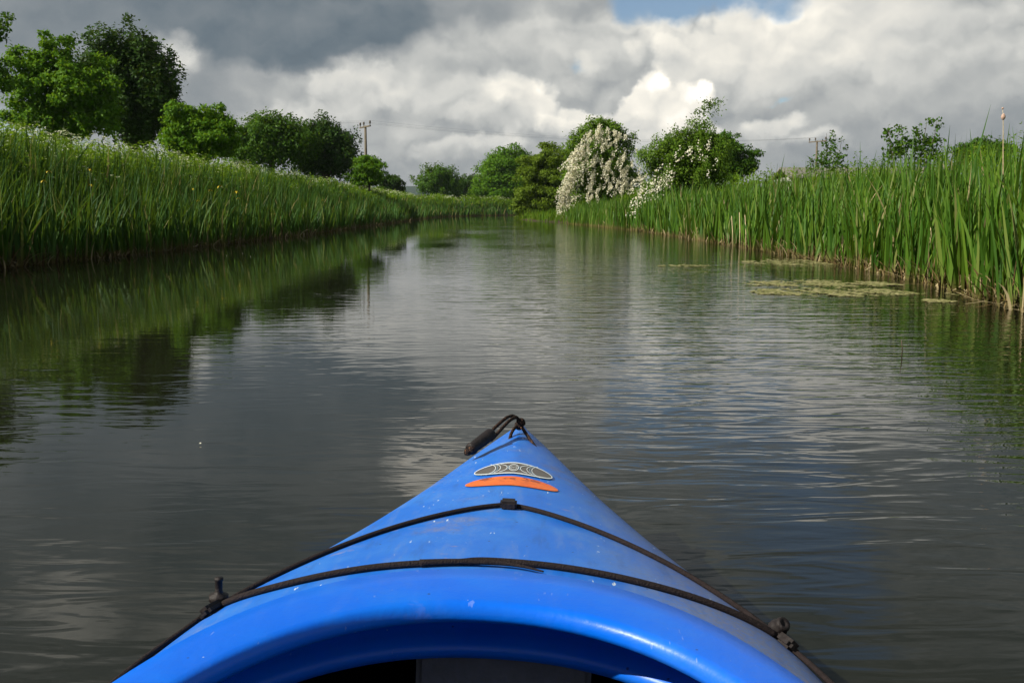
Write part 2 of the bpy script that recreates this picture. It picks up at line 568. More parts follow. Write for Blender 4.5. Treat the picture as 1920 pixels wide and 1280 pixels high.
def lump(P, a=1.0, ph=0.0):
    """slow variation over the ground, about -1..1"""
    x, y = P[:, 0] * a, P[:, 1] * a
    return (np.sin(x * 1.7 + 1.1 * np.sin(y * 0.9 + ph) + ph) + np.sin(y * 1.3 + 1.4 * np.sin(x * 0.8 + 2 * ph)) + 0.7 * np.sin(x * 3.1 + y * 2.3 + ph)) / 2.7


def scatter_blades(name, L, side, n, s, y, hgt, wid, mat, tint=(0, 1), leanamt=0.25, bendr=(0.05, 0.5), p=1.0, K=4, spow=1.0, tintpow=1.0, hslope=0.0, sink=0.05, dfar=25.0, pile=None, lumpa=0.22, profile=None):
    P, sv = shore_points(L, n, s[0], s[1], y[0], y[1], side, p, spow)
    dist = np.hypot(P[:, 0], P[:, 1])
    z = np.where(sv < 0, 0.0, ground_h(P))
    z = np.maximum(z, 0) - sink
    h = rng.uniform(hgt[0], hgt[1], n) * (1 + lumpa * lump(P, 0.8, 0.7)) * (1 + hslope * sv)
    if profile is not None:
        h = h * np.interp(sv, profile[0], profile[1])
    wv = rng.uniform(wid[0], wid[1], n) * np.maximum(1.0, dist / dfar) ** 0.75
    a = rng.uniform(0, 2 * PI, n)
    lm = leanamt * rng.uniform(0.2, 1.0, n)
    lean = np.stack([np.cos(a) * lm + 0.06 + 0.10 * lump(P, 2.3, 0.4), np.sin(a) * lm + 0.10 * lump(P, 2.1, 1.9)], 1)
    bend = rng.uniform(bendr[0], bendr[1], n) ** 1.0
    t = np.clip(tint[0] + (tint[1] - tint[0]) * rng.uniform(0, 1, n) ** tintpow, 0, 1)
    V, F, T, AL = blades(np.column_stack([P, z]), h, wv, lean, bend, t, K)
    pile.add(V, F, tint=T, along=AL)


# left bank: iris and sedge at the water, then tall grass and herbs up the flood bank
pl = Pile()
scatter_blades('reeds', SHORE_L, 1, 15500, (-0.25, 2.5), (8, 150), (0.70, 1.38), (0.024, 0.052), None, p=1.15, leanamt=0.40, bendr=(0.03, 0.8), pile=pl, tintpow=1.0, K=4)
scatter_blades('reeds', SHORE_L, 1, 2500, (0.2, 2.4), (8, 60), (1.1, 1.6), (0.014, 0.026), None, p=1.0, leanamt=0.26, bendr=(0.02, 0.6), pile=pl, tint=(0, 0.85), K=4)
o = link('reed_bed', pl.mesh('reed_bed'), M['reed_left'])
tag(o, 'dense dark green iris and sedge blades standing along the left water edge', 'reeds', kind='stuff')
pl = Pile()
scatter_blades('grass', SHORE_L, 1, 12000, (2.0, 5.2), (8, 150), (0.40, 0.95), (0.010, 0.022), None, p=1.05, leanamt=0.5, bendr=(0.1, 1.0), pile=pl, K=3)
scatter_blades('grass', SHORE_L, 1, 9000, (5.0, 14.0), (8, 170), (0.35, 0.7), (0.014, 0.028), None, p=0.8, leanamt=0.35, bendr=(0.1, 0.8), pile=pl, K=3)
o = link('bank_grass', pl.mesh('bank_grass'), M['grass'])
tag(o, 'sunlit tall grass covering the slope of the left flood bank', 'grass', kind='stuff')


def herbs(pile, L, side, nclump, per, s, y, hgt, leaf, p=1.0, spread=0.16, keepcut=-0.4):
    """leafy tufts of nettle, dock and parsley foliage"""
    P, sv = shore_points(L, nclump, s[0], s[1], y[0], y[1], side, p)
    keep = lump(P, 0.9, 1.4) > rng.uniform(keepcut - 0.6, keepcut + 0.6, nclump)
    P = P[keep]; n = len(P)
    z = ground_h(P); h = rng.uniform(hgt[0], hgt[1], n) * (1 + 0.3 * lump(P, 1.1, 0.3))
    t = rng.uniform(0.25, 1, (n, per)) ** 0.7
    dist = np.hypot(P[:, 0], P[:, 1])
    k = np.maximum(1, dist / 30) ** 0.6
    r = spread * (1.25 - t) * k[:, None]
    q = np.zeros((n, per, 3))
    q[:, :, 0] = P[:, 0, None] + rng.normal(0, 1, (n, per)) * r
    q[:, :, 1] = P[:, 1, None] + rng.normal(0, 1, (n, per)) * r
    q[:, :, 2] = z[:, None] + h[:, None] * t
    od = np.stack([q[:, :, 0] - P[:, 0, None], q[:, :, 1] - P[:, 1, None], np.full((n, per), 0.12)], 2).reshape(-1, 3)
    od /= np.linalg.norm(od, axis=1)[:, None] + 1e-9
    leaves(pile, q.reshape(-1, 3), leaf * np.repeat(k, per), 0.45, -0.1, od, 1.0)


def leaves(pile, C, size, aspect=0.55, up=0.0, outw=None, outk=0.0):
    """one folded quad per leaf at the points C; leaf faces look outwards from their bunch, tips hang"""
    n = len(C)
    nr = rng.normal(0, 0.55, (n, 3)) + np.array([0, 0, 0.35])
    if outw is not None:
        nr += outw * max(0.7, outk)
    nr /= np.linalg.norm(nr, axis=1)[:, None] + 1e-9
    d = rng.normal(0, 1, (n, 3)); d[:, 2] += up
    if outw is not None:
        d += outw * outk
    d -= nr * np.sum(d * nr, axis=1)[:, None]
    d /= np.linalg.norm(d, axis=1)[:, None] + 1e-9
    s = np.cross(d, nr)
    l = size * rng.uniform(0.65, 1.3, n)
    wv = l * aspect * rng.uniform(0.8, 1.2, n) * 0.5
    m = C + d * (l * 0.45)[:, None] + nr * (wv * 0.35)[:, None]
    V = np.stack([C, m - s * wv[:, None], C + d * l[:, None], m + s * wv[:, None]], 1).reshape(-1, 3)
    pile.add(V, np.arange(n)[:, None] * 4 + np.arange(4)[None, :], tint=np.repeat(rng.uniform(0, 1, n), 4))


pl = Pile()
herbs(pl, SHORE_L, 1, 6500, 16, (1.7, 5.2), (8, 150), (0.55, 1.05), 0.10, 1.0, keepcut=-0.7)
herbs(pl, SHORE_L, 1, 900, 14, (0.3, 1.6), (8, 120), (0.3, 0.7), 0.08, 1.0, keepcut=0.1)
o = link('bank_herbs', pl.mesh('bank_herbs'), M['herb'])
tag(o, 'leafy bright green nettles and parsley foliage on the upper left bank', 'herbs', kind='stuff')

# right bank: tall reedmace beds, then rough field growth
pr = Pile()
scatter_blades('reeds', SHORE_R, -1, 10500, (-0.12, 2.4), (4.5, 44), (0.90, 1.62), (0.022, 0.044), None, p=1.15, leanamt=0.40, bendr=(0.02, 0.65), pile=pr, K=5, dfar=16, profile=([-0.15, 0.3, 1.2, 2.4], [0.72, 0.95, 1.0, 0.95]))
scatter_blades('reeds', SHORE_R, -1, 2600, (-0.2, 1.6), (40, 57), (0.8, 1.35), (0.018, 0.03), None, p=0.9, leanamt=0.28, bendr=(0.02, 0.5), pile=pr, K=3)
scatter_blades('reeds', SHORE_R, -1, 60, (0.2, 2.2), (5.5, 26), (1.55, 1.85), (0.030, 0.042), None, p=1.1, leanamt=0.22, bendr=(0.02, 0.35), tint=(0, 0.5), pile=pr, K=5)
o = link('reed_bed', pr.mesh('reed_bed'), M['reed_right'])
tag(o, 'tall bright green reedmace bed standing in the right water margin', 'reeds', kind='stuff')
pr = Pile()
scatter_blades('grass', SHORE_R, -1, 14000, (2.2, 16.0), (4, 150), (0.55, 1.0), (0.014, 0.03), None, p=0.9, leanamt=0.4, bendr=(0.1, 0.8), pile=pr, K=3)
scatter_blades('grass', SHORE_R, -1, 1500, (-0.05, 2.4), (57, 112), (0.5, 0.9), (0.018, 0.03), None, p=0.6, leanamt=0.4, bendr=(0.1, 0.8), pile=pr, K=3)
o = link('meadow_grass', pr.mesh('meadow_grass'), M['grass'])
tag(o, 'rough grass of the field behind the right reed bed', 'grass', kind='stuff')
pr = Pile()
herbs(pr, SHORE_R, -1, 1800, 16, (2.6, 8.0), (6, 150), (0.6, 1.1), 0.085, 0.9, keepcut=-0.3)
herbs(pr, SHORE_R, -1, 2200, 22, (7.0, 15.0), (14, 120), (1.1, 1.75), 0.10, 0.8, spread=0.24, keepcut=-0.6)
o = link('meadow_herbs', pr.mesh('meadow_herbs'), M['herb'])
tag(o, 'bushy bright green weeds in the field behind the right reed bed', 'herbs', kind='stuff')

# dead stalks and washed-up litter at both margins
pd = Pile()
for L, sd, n1, n2, ym in ((SHORE_L, 1, 2600, 900, 130), (SHORE_R, -1, 3200, 2200, 57)):
    scatter_blades('litter', L, sd, n1, (-0.32 if sd > 0 else -0.12, 0.5), (5, ym), (0.10, 0.45), (0.010, 0.024), None, p=1.1, leanamt=0.8, bendr=(0.2, 1.6), pile=pd, K=4)
    scatter_blades('litter', L, sd, n2, (-0.30 if sd > 0 else -0.12, 0.9), (5, min(90, ym)), (0.15, 0.55), (0.005, 0.012), None, p=1.1, leanamt=0.3, bendr=(0.0, 0.5), pile=pd, K=3, tint=(0.2, 1))
    # lying stalks
    n = 900
    P, sv = shore_points(L, n, -0.45 if sd > 0 else -0.2, 0.35, 5, min(110, ym), sd, 1.1)
    a = rng.uniform(0, 2 * PI, n); ln = rng.uniform(0.08, 0.38, n)
    d = np.stack([np.cos(a), np.sin(a)], 1)
    q = np.stack([-d[:, 1], d[:, 0]], 1) * rng.uniform(0.004, 0.012, n)[:, None]
    z = np.maximum(ground_h(P), 0.0) + rng.uniform(0.006, 0.05, n)
    z2 = z + rng.uniform(-0.01, 0.08, n); z2 = np.maximum(z2, 0.006)
    E = P + d * ln[:, None]
    V = np.stack([np.column_stack([P - q, z]), np.column_stack([P + q, z]), np.column_stack([E + q, z2]), np.column_stack([E - q, z2])], 1).reshape(-1, 3)
    F = (np.arange(n)[:, None] * 4 + np.arange(4)[None, :])
    pd.add(V, F, tint=np.repeat(rng.uniform(0, 1, n), 4), along=np.zeros(4 * n))
o = link('reed_litter', pd.mesh('reed_litter'), M['litter'])
tag(o, 'brown and straw coloured dead stalks tangled along the waterlines', 'reed litter', kind='stuff')


# cow parsley: stems with flat white flower heads along the crest of the left bank
def umbels(pile, heads, size):
    """heads (n,3): domes of small white florets"""
    n = len(heads)
    k = 9
    for j in range(k):
        a = rng.uniform(0, 2 * PI, n); r = size * np.sqrt(rng.uniform(0, 1, n))
        c = heads + np.stack([np.cos(a) * r, np.sin(a) * r, -0.35 * r + rng.uniform(-0.006, 0.006, n)], 1)
        fs = size * rng.uniform(0.22, 0.36, n)
        b = rng.uniform(0, 2 * PI, n)
        tx = np.stack([np.cos(b), np.sin(b), rng.uniform(-0.5, 0.5, n)], 1) * fs[:, None]
        ty = np.stack([-np.sin(b), np.cos(b), rng.uniform(-0.5, 0.5, n)], 1) * fs[:, None]
        V = np.stack([c - tx, c - ty, c + tx, c + ty], 1).reshape(-1, 3)
        pile.add(V, np.arange(n)[:, None] * 4 + np.arange(4)[None, :], tint=np.repeat(rng.uniform(0, 1, n), 4))


pp, ps = Pile(), Pile()
for n, s0, s1, y0, y1, hh, p in ((2300, 2.6, 4.8, 9, 150, (0.75, 1.15), 0.95), (420, 1.6, 3.0, 9, 70, (0.6, 1.0), 1.0), (260, 4.2, 8.0, 10, 150, (0.8, 1.15), 0.8)):
    P, sv = shore_points(SHORE_L, n, s0, s1, y0, y1, 1, p)
    keep = lump(P, 1.0, 2.0) > rng.uniform(-0.9, 0.5, n)
    P = P[keep]; n = len(P)
    z = ground_h(P)
    h = rng.uniform(*hh, n)
    for k in range(3):
        o2 = rng.normal(0, 0.09, (n, 2))
        hk = h * rng.uniform(0.82, 1.0, n)
        H = np.column_stack([P + o2, z + hk])
        dist = np.hypot(P[:, 0], P[:, 1])
        umbels(pp, H, 0.052 * np.maximum(1, dist / 40) ** 0.5 * rng.uniform(0.7, 1.25, n))
        V, F, T, AL = blades(np.column_stack([P, z]), hk, np.full(n, 0.008), o2 / np.maximum(hk, 0.1)[:, None], np.full(n, 0.5), rng.uniform(0.2, 0.8, n), 3)
        ps.add(V, F, tint=T, along=AL)
o = link('cow_parsley', pp.mesh('cow_parsley'), M['parsley'])
tag(o, 'white lacy cow parsley heads along the crest of the left bank', 'cow parsley', kind='stuff')
o = link('parsley_stems', ps.mesh('parsley_stems'), M['grass'])
tag(o, 'thin green stems under the white cow parsley heads', 'stems', kind='stuff')


# ---------------------------------------------------------------- trees
def ball(n):
    d = rng.normal(0, 1, (n, 3))
    return d / np.linalg.norm(d, axis=1)[:, None]


def clump_points(lobes, nclump, shell=(0.45, 1.0)):
    vol = np.array([max(l[3] * l[5] * 0.5 * (l[3] + l[5]), 1e-4) ** 0.8 for l in lobes])
    pick = rng.choice(len(lobes), nclump, p=vol / vol.sum())
    L = np.array(lobes)[pick]
    d = ball(nclump)
    r = rng.uniform(shell[0] ** 2.2, shell[1] ** 2.2, nclump) ** (1 / 2.2)
    return L[:, :3] + d * L[:, 3:6] * r[:, None], d


def px_lobes(D, items):
    """(px, py, rx, ry) ellipses measured in the photograph at distance D -> ellipsoids in metres"""
    o = []
    for it in items:
        px, py, rx, ry = it[:4]
        dd = D + (it[4] if len(it) > 4 else 0)
        c = at(px, py, dd)
        k = dd / FPX
        o.append((c.x, c.y, c.z, rx * k, 0.5 * (rx + ry) * k * 0.9, ry * k))
    return o


def tree(name, label, D, base_px, items, mat, leaf=0.12, nclump=260, per=80, cr=0.35, up=0.0, aspect=0.6, spray=None, trunk=0.16, group=None, cat='tree', limbs=14, lobes=None, shell=(0.45, 1.0)):
    lobes = lobes or px_lobes(D, items)
    k_in = 0.82 if spray else 0.93      # boughs and leaves reach past the lobes they grow from
    lobes = [(l[0], l[1], l[2], l[3] * k_in, l[4] * k_in, l[5] * k_in) for l in lobes]
    cx = at(base_px, 393, D).x
    gz = float(ground_h(np.array([[cx, D]]))[0])
    gz = max(gz, 0.02)
    root = thing(name, label, cat, (cx, D, gz), group)
    O = np.array([cx, D, gz])
    nclump = int(nclump * 1.35)
    nb = max(14, int(nclump / 7.0))
    Bc, bd = clump_points(lobes, nb, (0.5, 1.0))
    k8 = rng.integers(0, nb, nclump)
    hd = ball(nclump); hd[:, 2] = np.abs(hd[:, 2]) * 0.9 - 0.15
    rb = (cr * 1.8 * rng.uniform(0.7, 1.3, nb))[k8]
    C = Bc[k8] + hd * rb[:, None] * np.array([1.0, 1.0, 0.75])
    d = hd * 0.7 + bd[k8] * 0.5
    # some clumps fill the heart of the crown
    nf = nclump // 3
    Cf, df = clump_points(lobes, nf, (0.2, 0.92))
    C[:nf] = Cf; d[:nf] = df
    cp = Pile()
    pts = []
    if spray:
        ln, upb = spray
        dd = d * 0.55 + np.array([0, 0, upb]); dd /= np.linalg.norm(dd, axis=1)[:, None]
        for i in range(nclump):
            t = rng.uniform(0, 1, per)
            q = C[i] + dd[i] * (t * ln)[:, None] + rng.normal(0, 1, (per, 3)) * (cr * (1 - 0.75 * t))[:, None]
            pts.append(q)
        allp = np.concatenate(pts)
        leaves(cp, allp - O, leaf, aspect, up, np.repeat(dd * 0.5 + d * 0.6, per, 0), 0.9)
    else:
        rr = cr * rng.uniform(0.6, 1.25, nclump)
        cd_ = ball(nclump * per) * (rng.uniform(0.15, 1, nclump * per) ** 0.5)[:, None]
        allp = np.repeat(C, per, 0) + cd_ * 1.25 * np.repeat(rr, per)[:, None] * np.array([1, 1, 0.62])
        od = np.repeat(d, per, 0) * 0.6 + cd_ * 0.9
        leaves(cp, allp - O, leaf, aspect, up, od, 0.8)
    link('crown', cp.mesh('crown'), mat, root)
    # trunk and limbs
    tp = Pile()
    L = np.array(lobes)
    top = L[:, 2].max()
    big = L[np.argmax(L[:, 3])]
    fork = np.array([big[0], D, max(gz + 0.8, big[2] - 0.3 * big[5])])
    base = np.array([cx, D, gz - 0.15])
    bent = base * 0.5 + fork * 0.5 + np.array([0.1, 0, 0])
    v, f = tube(spline([base, bent, fork], 6), np.linspace(trunk, trunk * 0.65, 12 + 0)[: len(spline([base, bent, fork], 6))], 8)
    tp.add(v - O, f)
    idx = rng.choice(nclump, min(limbs, nclump), replace=False)
    for k, i in enumerate(idx):
        st = bent + (fork - bent) * rng.uniform(0.2, 1.0)
        mid = st * 0.5 + C[i] * 0.5 + np.array([0, 0, 0.08 * np.linalg.norm(C[i] - st)])
        sp = spline([st, mid, C[i]], 5)
        v, f = tube(sp, np.linspace(trunk * 0.42, trunk * 0.07, len(sp)), 6)
        tp.add(v - O, f)
    link('trunk', tp.mesh('trunk'), M['bark'], root, smooth=True)
    return root, O


# --- left bank trees
tree('maple_tree', 'dark tree cut by the left frame edge, its leafy boughs reaching in', 34, -120,
     [(-90, 40, 75, 60), (-75, 140, 80, 44), (2, 150, 26, 26), (-12, 55, 22, 36), (-140, 90, 90, 130), (8, 132, 16, 10)], M['leaf_mid'], 0.13, 240, 70, 0.28)
tree('maple_tree', 'bright green maple with a knobbly top, left of the tall dark tree', 48, 120,
     [(92, 84, 18, 22), (120, 92, 9, 24), (44, 122, 34, 18), (80, 130, 45, 40), (130, 165, 72, 48), (70, 190, 45, 45), (150, 215, 70, 45), (95, 225, 66, 38), (185, 150, 30, 36), (20, 108, 18, 14)],
     M['leaf_fresh'], 0.18, 380, 80, 0.34, trunk=0.2)
tree('sycamore_tree', 'tall very dark tree with spiky upright top behind the left bank', 53, 240,
     [(244, 92, 8, 20), (222, 118, 30, 34), (190, 122, 18, 20), (232, 165, 66, 52), (268, 165, 36, 48), (290, 195, 38, 36), (250, 220, 72, 58), (205, 190, 50, 60), (262, 255, 44, 32)],
     M['leaf_dark'], 0.20, 520, 75, 0.32, spray=(1.5, 0.9), trunk=0.24)
tree('maple_tree', 'rounded bright green tree standing alone beside the tall dark one', 44, 378,
     [(352, 226, 32, 22), (398, 222, 26, 22), (415, 245, 26, 30), (340, 250, 34, 28), (375, 255, 56, 36), (360, 280, 46, 22), (402, 278, 34, 24)],
     M['leaf_fresh'], 0.15, 280, 75, 0.25, trunk=0.13)
tree('willow_tree', 'dark tree with wispy upright shoots, left one of the touching pair before the pole', 72, 510,
     [(514, 262, 24, 22), (480, 276, 30, 22), (510, 285, 58, 38), (465, 300, 34, 26), (545, 290, 34, 40)],
     M['leaf_mid'], 0.21, 280, 65, 0.36, spray=(1.5, 0.7), trunk=0.2)
tree('willow_tree', 'dark feathery round-topped tree, right one of the touching pair before the pole', 75, 605,
     [(602, 272, 28, 24), (612, 292, 46, 42), (638, 300, 26, 40), (580, 300, 36, 44), (615, 322, 48, 24)],
     M['leaf_dark'], 0.21, 320, 65, 0.36, spray=(1.4, 0.65), trunk=0.2)
tree('maple_tree', 'small ball-shaped bright tree right in front of the wooden pole', 72, 690,
     [(690, 318, 28, 24), (682, 335, 26, 16), (705, 330, 20, 20)], M['leaf_fresh'], 0.15, 150, 60, 0.26, trunk=0.1)
tree('oak_tree', 'low dark distant tree peeping over the left bank past the ball-shaped one', 120, 733,
     [(728, 350, 22, 16), (748, 360, 16, 10), (715, 362, 20, 12)], M['leaf_dark'], 0.3, 110, 50, 0.4, trunk=0.15)
# --- far trees across the bend
tree('ash_tree', 'ragged dark tree standing where the far bank trees begin', 150, 820,
     [(824, 342, 14, 10), (815, 352, 24, 20), (838, 352, 18, 18), (800, 350, 10, 14)], M['leaf_mid'], 0.30, 170, 50, 0.42, spray=(2.2, 0.5), trunk=0.25)
tree('oak_tree', 'hazy dark green wide tree in the far gap of the river bend', 185, 872,
     [(875, 350, 30, 20), (858, 358, 24, 16), (895, 355, 20, 20)], M['leaf_dark'], 0.38, 170, 50, 0.6, trunk=0.3)
tree('chestnut_tree', 'big domed green tree on the far bank left of the olive bush', 155, 945,
     [(952, 308, 36, 26), (943, 335, 48, 38), (912, 356, 26, 26), (970, 342, 30, 38), (940, 365, 54, 18)], M['leaf_fresh'], 0.34, 480, 60, 0.80, trunk=0.4)
tree('alder_tree', 'small dark tree filling the gap right behind the domed one', 165, 1000,
     [(1000, 330, 34, 30), (990, 360, 40, 25)], M['leaf_dark'], 0.32, 150, 50, 0.6, trunk=0.3)
tree('willow_bush', 'olive coloured willow bush drooping to the water left of the white hawthorn', 80, 1015,
     [(1040, 300, 34, 26), (1012, 322, 36, 34), (1045, 345, 44, 48), (1000, 365, 34, 36), (1010, 392, 42, 20), (1045, 390, 40, 22), (985, 398, 18, 14), (1010, 408, 46, 9), (1045, 408, 26, 9)],
     M['leaf_olive'], 0.20, 600, 80, 0.34, trunk=0.16, cat='bush', aspect=0.42)
tree('oak_tree', 'round dark green tree directly behind the tall flecked hawthorn', 64, 1372,
     [(1360, 285, 36, 34), (1392, 305, 26, 26), (1370, 320, 48, 22), (1340, 300, 30, 34)], M['leaf_mid'], 0.16, 250, 70, 0.32, trunk=0.18)
tree('oak_tree', 'flat domed green tree behind the reeds near the right frame edge', 60, 1848,
     [(1845, 285, 42, 18), (1820, 292, 32, 14), (1872, 292, 28, 14)], M['leaf_mid'], 0.15, 170, 70, 0.30, trunk=0.18)


# --- hawthorns with blossom
def blossom_sprays(root, O, starts, ends, n_each, size, rad, sag=0.25):
    bp, lp = Pile(), Pile()
    for a, b in zip(starts, ends):
        t = rng.uniform(0.1, 1, n_each) ** 0.8
        a, b = np.array(a), np.array(b)
        L = np.linalg.norm(b - a)
        mid = (a + b) / 2 + np.array([0, 0, sag * L])
        q = ((1 - t) ** 2)[:, None] * a + (2 * t * (1 - t))[:, None] * mid + (t ** 2)[:, None] * b
        q = q + rng.normal(0, rad, (n_each, 3))
        leaves(bp, q - O, size, 0.9, 0.1, np.repeat(np.array([[-0.5, -0.5, 0.5]]), n_each, 0), 0.7)
        k = n_each // 3
        leaves(lp, q[:k] - O + rng.normal(0, rad * 0.7, (k, 3)), size * 1.1, 0.6, 0.2)
    link('blossom', bp.mesh('blossom'), M['blossom'], root)
    return lp


DH = 66
r1, O1 = tree('hawthorn_bush', 'hawthorn smothered in white blossom hanging down to the water', DH, 1120,
              [(1122, 258, 36, 22), (1155, 280, 32, 32), (1100, 290, 38, 32), (1130, 325, 52, 40), (1165, 335, 30, 34), (1090, 345, 34, 44), (1130, 360, 44, 20)],
              M['leaf_haw'], 0.15, 560, 70, 0.28, trunk=0.14, cat='bush', spray=(0.5, 0.35))
st, en = [], []
for _ in range(46):
    px, py = random.uniform(1072, 1120), random.uniform(275, 345)
    st.append(at(px, py, DH - 1.6))
    en.append(at(px - random.uniform(-6, 40), py + random.uniform(14, 62), DH - 1.9 + random.uniform(-0.6, 0.6)))
for _ in range(34):
    px, py = random.uniform(1050, 1078), random.uniform(325, 395)
    st.append(at(px + 8, py - 25, DH - 1.8)); en.append(at(max(1043, px - random.uniform(0, 14)), min(py + 26, 412), DH - 2.0))
for _ in range(125):
    px, py = random.choice([(1100, 270), (1125, 256), (1095, 285), (1145, 262), (1125, 262), (1128, 290), (1150, 275), (1165, 300), (1180, 318), (1172, 340), (1140, 325), (1115, 345), (1105, 375), (1195, 345), (1150, 350), (1135, 305)])
    px += random.gauss(0, 10); py += random.gauss(0, 10)
    st.append(at(px + 5, py - 9, DH - 1.9)); en.append(at(px - random.uniform(-14, 16), py + random.uniform(-4, 20), DH - 2.3))
blossom_sprays(r1, O1, st, en, 52, 0.085, 0.045)

DG = 45
r2, O2 = tree('hawthorn_bush', 'taller hawthorn flecked with white flowers and topped by a spindly shoot', DG, 1290,
              [(1318, 225, 9, 22), (1326, 212, 6, 10), (1318, 262, 22, 24), (1250, 262, 24, 12), (1275, 285, 46, 26), (1325, 295, 40, 30), (1250, 320, 28, 34), (1300, 330, 60, 38), (1245, 345, 26, 26), (1280, 362, 60, 22), (1225, 300, 12, 8)],
              M['leaf_haw'], 0.10, 520, 75, 0.22, trunk=0.12, cat='bush', spray=(0.45, 0.35))
st, en = [], []
for _ in range(34):
    px, py = random.choice([(1230, 320), (1245, 318), (1240, 350), (1262, 300), (1300, 290), (1318, 268), (1330, 285), (1285, 278), (1225, 345), (1255, 335), (1310, 310), (1340, 300)])
    px += random.gauss(0, 12); py += random.gauss(0, 9)
    st.append(at(px + 4, py - 8, DG - 1.6)); en.append(at(px - random.uniform(-4, 10), py + random.uniform(3, 14), DG - 1.9))
for _ in range(34):
    px, py = random.uniform(1182, 1240), random.uniform(352, 415)
    st.append(at(px + 18, py - 14, DG - 4)); en.append(at(px - random.uniform(0, 14), py + random.uniform(0, 10), DG - 6.2))
blossom_sprays(r2, O2, st, en, 13, 0.07, 0.05)


# --- thin saplings in the right field
def sapling(label, D, px0, items, nst):
    cx = at(px0, 393, D).x
    gz = float(ground_h(np.array([[cx, D]]))[0])
    root = thing('sapling', label, 'sapling', (cx, D, gz), 'saplings behind the right reeds')
    O = np.array([cx, D, gz])
    cp, tp = Pile(), Pile()
    for (px, py, rx, ry) in items:
        tip = np.array(at(px, py - ry, D + random.uniform(-0.5, 0.5)))
        lo = np.array([cx + (tip[0] - cx) * 0.45, D, gz + 0.6])
        sp = spline([[cx + random.uniform(-.1, .1), D, gz - .1], lo, tip], 8)
        v, f = tube(sp, np.linspace(0.03, 0.006, len(sp)), 6)
        tp.add(v - O, f)
        n = int(1.4 * nst * (rx * ry) ** 0.75)
        c = np.array(at(px, py, D)); k = D / FPX
        # little bunches up the shoot
        nb = max(4, n // 14)
        bc = c + rng.uniform(-1, 1, (nb, 3)) * np.array([rx, rx, ry]) * k
        q = np.repeat(bc, 14, 0) + rng.normal(0, 0.07, (nb * 14, 3))
        leaves(cp, q - O, 0.13, 0.6, 0.4)
    link('crown', cp.mesh('crown'), M['leaf_mid'], root)
    link('trunk', tp.mesh('trunk'), M['bark'], root, smooth=True)


sapling('slim leafy sapling beside the far pole behind the right reeds', 42, 1550, [(1550, 280, 16, 30), (1578, 288, 8, 26), (1540, 300, 14, 14), (1556, 306, 22, 12), (1522, 305, 6, 12)], 1.8)
sapling('airy many-stemmed sapling with bunched leaves rising above the right reeds', 34, 1710,
        [(1665, 268, 8, 24), (1690, 255, 10, 18), (1697, 285, 18, 22), (1718, 262, 8, 22), (1738, 250, 7, 22), (1757, 245, 6, 18), (1750, 280, 12, 20), (1730, 290, 16, 16), (1672, 295, 12, 12)], 1.9)

# ---------------------------------------------------------------- utility poles and wires
def pole(label, px, ytop, D, dirx):
    b = at(px, 393, D)
    gz = float(ground_h(np.array([[b.x, D]]))[0])
    H = at(px, ytop, D).z
    root = thing('utility_pole', label, 'utility pole', (b.x, D, gz), 'wooden poles of the power line')
    tube_obj('post', [(0, 0, -0.3), (0, 0, (H - gz) * 0.5), (0, 0, H - gz)], [0.14, 0.12, 0.095], M['pole_wood'], root, 10)
    dv = Vector((dirx[1], -dirx[0], 0)).normalized()
    zc = H - gz - 0.10
    ang = math.atan2(dv.y, dv.x)
    arm = link('crossarm', box_mesh('crossarm', (2.5, 0.11, 0.11), 0.012), M['pole_wood'], root)
    arm.location = (0, -0.16, zc); arm.rotation_euler = (0, 0, ang)
    tops = []
    for s in (-1.16, -0.30, 1.16):
        p = Vector((dv.x * s, dv.y * s - 0.16, zc + 0.065))
        ins = link('insulator', None or lathe('insulator', [(0.03, 0), (0.03, 0.12), (0.08, 0.14), (0.085, 0.19), (0.06, 0.22), (0.085, 0.25), (0.07, 0.34), (0.0, 0.37)]), M['ceramic'], root, smooth=True)
        ins.location = p
        tops.append(Vector((b.x, D, gz)) + p + Vector((0, 0, 0.36)))
    return tops


def lathe(name, prof, seg=12):
    V, F = [], []
    for r, z in prof:
        for j in range(seg):
            a = 2 * PI * j / seg
            V.append((r * math.cos(a), r * math.sin(a), z))
    for i in range(len(prof) - 1):
        for j in range(seg):
            F.append((i * seg + j, i * seg + (j + 1) % seg, (i + 1) * seg + (j + 1) % seg, (i + 1) * seg + j))
    return np_mesh(name, np.array(V), np.array(F))


P1, P2 = at(688, 393, 84), at(1527, 393, 108)
dr = (P2 - P1).normalized()
t1 = pole('weathered wooden pole with crossarm above the small ball-shaped tree', 688, 236, 84, dr)
t2 = pole('far wooden pole with crossarm beside the slim sapling on the right', 1527, 264, 108, dr)
for k in range(3):
    a, b = t1[k], t2[k]
    pts = [a.lerp(b, t) - Vector((0, 0, 4 * 0.9 * t * (1 - t))) for t in np.linspace(0, 1, 24)]
    c = a - (b - a) * 1.0; c.z = a.z
    pts2 = [a.lerp(c, t) - Vector((0, 0, 4 * 0.9 * t * (1 - t))) for t in np.linspace(0, 1, 24)]
    o = tube_obj('power_line', pts2[::-1] + pts[1:], 0.0045, M['wire'], None, 5)
    tag(o, 'overhead wire tied to the %s insulator of both wooden poles' % ('near end', 'middle', 'far end')[k], 'power line', 'wires of the power line')

